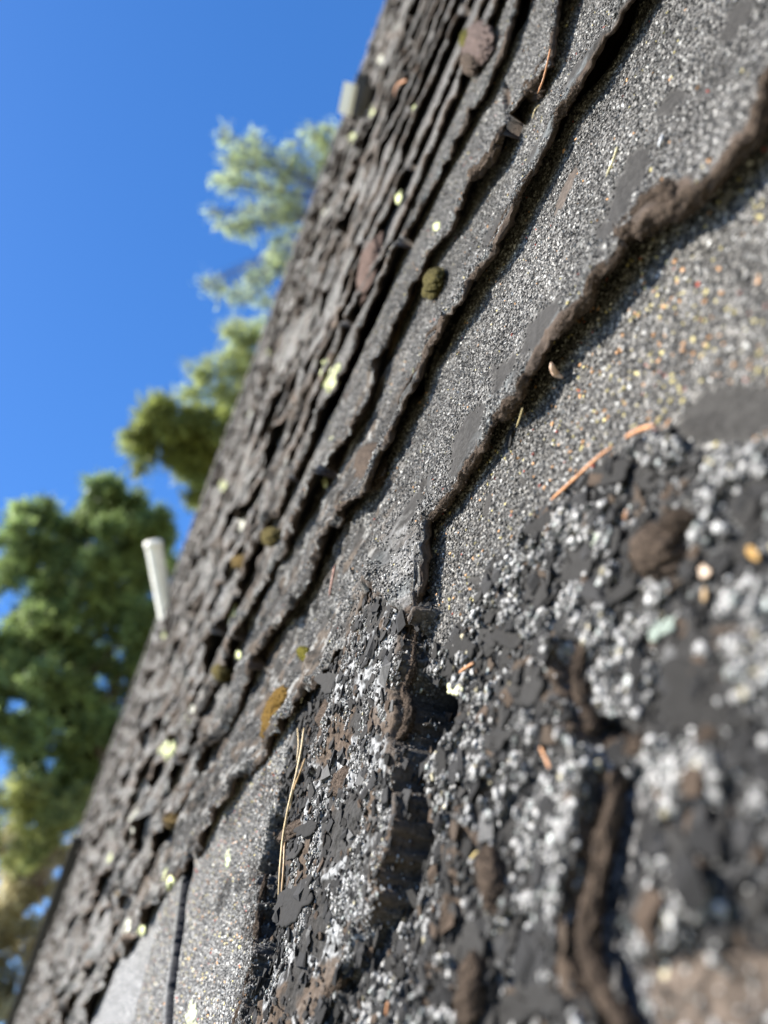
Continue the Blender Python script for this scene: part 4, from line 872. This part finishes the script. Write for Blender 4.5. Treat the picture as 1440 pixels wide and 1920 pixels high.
VB, FB = box((10.1, 2.16, 0.035), (9.8, 0.022, 0.11)); build("raised_strip", VB, FB, mat_plain("black_strip", (0.012, 0.012, 0.013), nscale=30), house, smooth=False)  # raised strip made up for a dark bar on the slope, purpose unknown
VB, FB = box((10.1, 2.19, 0.094), (9.8, 0.09, 0.010)); build("raised_strip", VB, FB, mat_plain("grey_strip_top", (0.06, 0.06, 0.06), nscale=30), house, smooth=False)
RI = ROOF.inverted()
def world_mesh(name, V, F, mat, parent=None):
    V = np.array([list(RI @ Vector((-v[0], v[1], v[2]))) for v in V]); return build(name, V, F, mat, parent, smooth=False, uvw=False)
top = np.array(ROOF @ Vector((0, rv, -0.03))); eave = np.array(ROOF @ Vector((0, -2.2, -0.03)))
M_WOOD = mat_plain("roof_deck_wood", (0.24, 0.17, 0.10), nscale=20, stretch=(1, 8, 8))
M_WALL = mat_plain("grey_clapboard", (0.42, 0.41, 0.38), nscale=15)
V, F = box((6.9, (rv - 2.2) / 2, -0.045), (16.2, rv + 2.2, 0.03)); build("roof_deck", V, F, M_WOOD, house, smooth=False)
yb = top[1] + (top[1] - eave[1])
back = np.array([[-1.2, top[1] + 0.02, top[2] + 0.01], [15, top[1] + 0.02, top[2] + 0.01], [15, yb, eave[2]], [-1.2, yb, eave[2]]]); back = np.vstack([back, back - [0, 0, 0.05]])
world_mesh("back_slope", back, np.array([[0, 1, 2, 3], [7, 6, 5, 4], [0, 4, 5, 1], [2, 6, 7, 3], [0, 3, 7, 4], [1, 5, 6, 2]]), mat_plain("dark_back_shingle", (0.10, 0.10, 0.10), nscale=60), house)
for (c, s) in (((6.9, eave[1] + 0.45, eave[2] / 2 + 0.2), (15.6, 0.2, eave[2] + 0.4)), ((6.9, yb - 0.45, eave[2] / 2 + 0.2), (15.6, 0.2, eave[2] + 0.4))):
    V, F = box(c, s); world_mesh("wall", V, F, M_WALL, house)
for x in (-0.8, 14.6):
    g = np.array([[x, eave[1] + 0.56, 0], [x, yb - 0.56, 0], [x, yb - 0.56, eave[2] + 0.6], [x, top[1], top[2] - 0.12], [x, eave[1] + 0.56, eave[2] + 0.6]]); g2 = g + [0.18, 0, 0]; V = np.vstack([g, g2])
    F = [[0, 1, 2, 2]]; 
    Fq = np.array([[0, 1, 2, 4], [2, 3, 4, 2], [5, 9, 7, 6], [7, 9, 8, 7], [0, 5, 6, 1], [1, 6, 7, 2], [2, 7, 8, 3], [3, 8, 9, 4], [4, 9, 5, 0]])
    tris = []; 
    for q in Fq:
        if len(set(q)) == 4: tris += [[q[0], q[1], q[2]], [q[0], q[2], q[3]]]
        else: tris.append([q[0], q[1], q[2]])
    world_mesh("gable_wall", V, np.array(tris), M_WALL, house)
# lower courses of the slope outside the frame, plain
for k in range(1, 17):
    vn = V_A - 0.10 - (k + 1) * E_EXP
    u = np.linspace(-1.2, 15, 260); t = np.array([0.0, 0.0, 0.004, 0.03, 0.08, 0.16]); ww = np.array([0.0, 0.006, 0.0085, 0.007, 0.005, 0.002])
    UU, TT = np.meshgrid(u, t); V = np.stack([UU, vn + TT + 0.002 * np.sin(UU * 9 + k), np.broadcast_to(ww[:, None], UU.shape) + 0.001 * np.sin(UU * 23 + k) * (ww[:, None] > 0.003)], -1).reshape(-1, 3)
    build("shingle_course", V, grid_faces(6, 260), M_SH, house, np.broadcast_to(np.array([0.14, 0.14, 0.145]), V.shape), np.ones(len(V)))

# ---- white pipe and small vent on the ridge
M_WHITE = mat_plain("white_plastic", (0.86, 0.85, 0.76), rough=0.5, nscale=9, var=0.08)
def lathe(path, radii, ns=28): return tube(path, radii, ns)
pb = far_pt(312, 1152, 5.75); pt = far_pt(287, 1016, 5.7)
root = empty("vent_pipe", Matrix.Translation(Vector(pb)))
ax = pt - pb; Lp = np.linalg.norm(ax); axn = ax / Lp
def bits(name, ts, rs, mat):
    V, F = lathe(np.array([axn * Lp * t for t in ts]), rs); build(name, V, F, mat, root, uvw=False)
bits("pipe", np.linspace(-0.35, 1.0, 14), [0.058] * 14, M_WHITE)
bits("pipe_cap", np.array([0.93, 0.935, 0.99, 1.02]), [0.060, 0.066, 0.066, 0.052], M_WHITE)
bits("flashing", np.array([-0.30, -0.28, -0.12, -0.10]), [0.13, 0.12, 0.075, 0.060], mat_plain("grey_flashing", (0.2, 0.2, 0.2)))
tag(root, "white plastic vent pipe leaning on the ridge against the dark evergreen", "pipe")
VD = float(np.linalg.norm(P3(700, 215) - [0, 0, H])); rc = far_pt(668, 178, VD)
root2 = empty("roof_vent", Matrix.Translation(Vector(rc)))
def seg(name, p0, p1, r, mat, ns=4):
    a = far_pt(*p0) - rc; b = far_pt(*p1) - rc
    V, F = tube(np.linspace(a, b, 8), np.full(8, r), ns); build(name, V, F, mat, root2, smooth=False, uvw=False)
seg("side_panel", (646, 214, VD), (658, 156, VD), 0.020, M_WHITE)
seg("hood", (668, 214, VD * 1.02), (684, 140, VD * 1.02), 0.022, mat_plain("dark_metal", (0.05, 0.05, 0.05)))
seg("collar", (676, 222, VD * 1.02), (690, 160, VD * 1.02), 0.026, mat_plain("dark_metal_b", (0.06, 0.055, 0.05)))
tag(root2, "small dark roof vent with a white side near the top of the skyline", "vent")

# ------------------------------------------------------------------ ground and trees
gs = np.linspace(-1, 1, 81); gs = np.sign(gs) * np.abs(gs) ** 2.2 * 1500
GX, GY = np.meshgrid(gs, gs); GZ = 0.35 * fbm(GX / 14, GY / 14, 77, 4) * sstep(12, 40, np.hypot(GX - 7, GY - 3)) - 0.25
M_GROUND = mat_plain("dry_grass_ground", (0.13, 0.115, 0.06), nscale=0.8, var=0.4, nstr=0.6, ndist=0.1)
g = build("ground", np.stack([GX, GY, GZ], -1).reshape(-1, 3), grid_faces(81, 81), M_GROUND, uvw=False); tag(g, "dry grassy ground around the house", kind="structure")

def tree(kind, label, clumps, dist, leafc, seed, trunk_px, top_px, nleaf=900, llen=0.16, wid=0.02, trunk_r=0.16, grp="trees beyond the ridge", tuft=26):
    """clumps: (px, py, radius in px, depth offset m)"""
    rng = np.random.default_rng(seed)
    cs = [(far_pt(x, y, dist + dz), r / FPX * (dist + dz)) for (x, y, r, dz) in clumps]; dist = dist + 0.9
    sub = []
    for (c, r) in cs:
        for q in range(6):
            d = rng.normal(size=3); d /= np.linalg.norm(d); sub.append((c + d * r * rng.uniform(0.65, 1.15) * np.array([1, 1, 0.8]), r * rng.uniform(0.28, 0.5)))
    cs = [(c, r * 0.8) for c, r in cs] + sub
    base = far_pt(trunk_px[0], trunk_px[1], dist); base = np.array([base[0], base[1], -0.3])
    topp = far_pt(top_px[0], top_px[1], dist)
    root = empty(kind, Matrix.Translation(Vector(base)))
    mid = np.array([base[0], base[1], topp[2] * 0.6])
    tp = smooth_path(np.array([base, mid, base * 0.35 + topp * 0.65, topp]) * [1, 1, 1], 30); tp[:, :2] += 0.08 * np.stack([fbm(np.arange(30) / 5., np.zeros(30), seed, 2), fbm(np.arange(30) / 5., np.ones(30), seed, 2)], -1)
    tr = np.linspace(trunk_r, 0.008, 30); parts = [tube(tp - base, tr, 10, 0.08, seed)]
    build("trunk", *parts[0], M_BARK, root, uvw=False)
    lim = []; LV = []; LC = []; tot = 0
    for (c, r) in cs:
        j = int(np.argmin(np.abs(tp[:, 2] - (c[2] - r * 0.8)))); j = min(j, 28); st = tp[j]
        m_ = (st + c) / 2 + np.array([0, 0, -0.12 * r])
        lp = smooth_path(np.array([st, m_, c]), 10); lim.append(tube(lp - base, np.linspace(max(0.006, tr[j] * 0.3) * (1 if r > 0.25 else 0.5), 0.004, 10), 6, 0.05, seed))
        nb_ = max(8, int(tuft * (r / 0.5) ** 1.3)); d = rng.normal(size=(nb_, 3)); d /= np.linalg.norm(d, axis=1)[:, None]
        e = c + d * r * rng.uniform(0.35, 1.12, (nb_, 1)) * np.array([1, 1, 0.75])
        for k in range(nb_):
            s0 = c + (e[k] - c) * 0.1; lim.append(tube(np.linspace(s0, e[k], 4) - base, np.linspace(0.006, 0.003, 4), 4))
        # needles in tufts round the twig ends and along the twigs
        n = int(1.7 * nleaf * (r / 0.5) ** 1.5); w_i = rng.integers(0, nb_, n); q = rng.uniform(0.45, 1.06, (n, 1))
        p = c + (e[w_i] - c) * q + rng.normal(size=(n, 3)) * 0.05 * max(1, r * 1.4)
        dd = rng.normal(size=(n, 3)) * 0.75 + (e[w_i] - c) / r * 0.7 + np.array([0, 0, 0.25]); dd /= np.linalg.norm(dd, axis=1)[:, None]
        sd = np.cross(dd, rng.normal(size=(n, 3))); sd /= np.linalg.norm(sd, axis=1)[:, None]
        l_ = llen * rng.uniform(0.6, 1.3, (n, 1)); w_ = wid * rng.uniform(0.7, 1.4, (n, 1))
        quad = np.stack([p - sd * w_ * 0.5, p + sd * w_ * 0.5, p + dd * l_ + sd * w_ * 0.25, p + dd * l_ - sd * w_ * 0.25], 1) - base
        LV.append(quad.reshape(-1, 3)); tw = rng.uniform(0.65, 1.3, (nb_, 1))[w_i]
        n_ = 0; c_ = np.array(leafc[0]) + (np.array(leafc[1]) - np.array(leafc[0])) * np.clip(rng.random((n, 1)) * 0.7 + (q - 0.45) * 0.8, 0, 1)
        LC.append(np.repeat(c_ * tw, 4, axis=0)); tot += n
    build("limbs", *cat(lim), M_BARK, root, uvw=False)
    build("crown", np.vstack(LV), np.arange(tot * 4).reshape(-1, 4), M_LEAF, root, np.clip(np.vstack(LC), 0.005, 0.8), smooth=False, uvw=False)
    tag(root, label, "tree", grp)
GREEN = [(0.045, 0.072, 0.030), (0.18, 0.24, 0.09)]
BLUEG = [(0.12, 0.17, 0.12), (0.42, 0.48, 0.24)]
tree("spruce_tree", "large dense green spruce at the left behind the white pipe",
     [(70, 965, 42, 0), (60, 1040, 55, -.3), (130, 1000, 55, .3), (205, 935, 45, .2), (250, 960, 45, .5), (290, 1000, 50, .2), (220, 1030, 70, -.2), (90, 1110, 75, .4), (180, 1130, 85, -.5), (280, 1090, 75, .6), (70, 1200, 75, -.3), (180, 1230, 90, .2), (270, 1200, 70, -.2),
      (10, 1270, 60, .2), (100, 1310, 85, -.4), (210, 1330, 80, .4), (150, 1400, 80, -.2), (40, 1390, 60, .3), (-50, 1350, 70, 0), (-60, 1230, 60, 0), (110, 1470, 65, .2), (170, 1480, 60, .6), (320, 1150, 60, .3)],
     13.0, GREEN, 51, (190, 1500), (60, 1000), nleaf=650, llen=0.16, wid=0.028, trunk_r=0.22, tuft=22)
tree("olive_pine", "yellow-green pine showing between the spruce and the feathery pine",
     [(285, 800, 42, 0), (265, 845, 32, .2), (330, 830, 50, .1), (375, 800, 50, -.1), (350, 880, 45, .2), (400, 860, 50, .3), (385, 930, 35, 0), (310, 780, 26, 0), (420, 800, 50, .4)],
     12.0, [(0.05, 0.072, 0.022), (0.21, 0.24, 0.07)], 52, (470, 950), (345, 850), nleaf=700, llen=0.15, wid=0.024, trunk_r=0.15)
tree("sparse_pine", "sparse grey-green pine top standing above the olive pine",
     [(375, 700, 24, 0), (365, 735, 22, .2), (405, 725, 30, .1), (440, 690, 34, -.1), (440, 625, 22, 0), (460, 650, 30, .1), (470, 690, 34, .2), (430, 760, 30, .2), (480, 620, 26, .2)],
     12.6, [(0.09, 0.12, 0.06), (0.34, 0.38, 0.16)], 53, (520, 830), (490, 700), nleaf=400, llen=0.12, wid=0.018, trunk_r=0.12)
tree("feathery_pine", "tall feathery blue-green pine rising beside the roof at the top",
     [(425, 262, 15, 0), (440, 285, 22, .1), (470, 270, 20, .1), (430, 335, 26, 0), (415, 345, 14, .1), (465, 315, 30, .2), (500, 300, 28, 0), (500, 350, 36, .2), (540, 330, 34, 0), (585, 245, 16, 0), (605, 270, 26, .1), (560, 290, 26, 0), (600, 320, 34, 0), (620, 270, 24, 0), (398, 402, 9, 0), (425, 420, 18, 0),
      (465, 410, 26, .1), (455, 435, 18, 0), (510, 400, 30, -.1), (560, 400, 36, 0), (545, 440, 30, 0), (385, 530, 10, 0), (410, 540, 18, 0), (445, 550, 22, 0), (480, 545, 24, .1), (490, 505, 24, 0), (520, 480, 28, 0), (500, 570, 22, 0), (545, 500, 26, 0)],
     11.0, BLUEG, 54, (760, 560), (640, 330), nleaf=170, llen=0.09, wid=0.016, trunk_r=0.14, tuft=30)
tree("dry_brown_tree", "dry brown-leaved tree low at the left below the spruce",
     [(20, 1680, 50, 0), (50, 1760, 60, .3), (0, 1830, 60, 0), (-60, 1720, 70, 0), (60, 1640, 45, .3), (-20, 1900, 60, 0), (90, 1600, 40, 0), (20, 1600, 40, .2), (-90, 1850, 70, 0)],
     14.5, [(0.16, 0.15, 0.08), (0.42, 0.38, 0.24)], 55, (20, 1960), (0, 1700), nleaf=520, llen=0.12, wid=0.03, trunk_r=0.14)
tree("green_undergrowth_tree", "lighter green broad bush in front of the dry brown tree",
     [(110, 1560, 40, 0), (70, 1530, 45, .2), (20, 1500, 40, 0), (-30, 1560, 50, 0), (60, 1600, 36, .1), (140, 1510, 34, .3)],
     12.0, [(0.07, 0.09, 0.03), (0.28, 0.30, 0.11)], 56, (60, 1900), (60, 1600), nleaf=560, llen=0.11, wid=0.022, trunk_r=0.09)
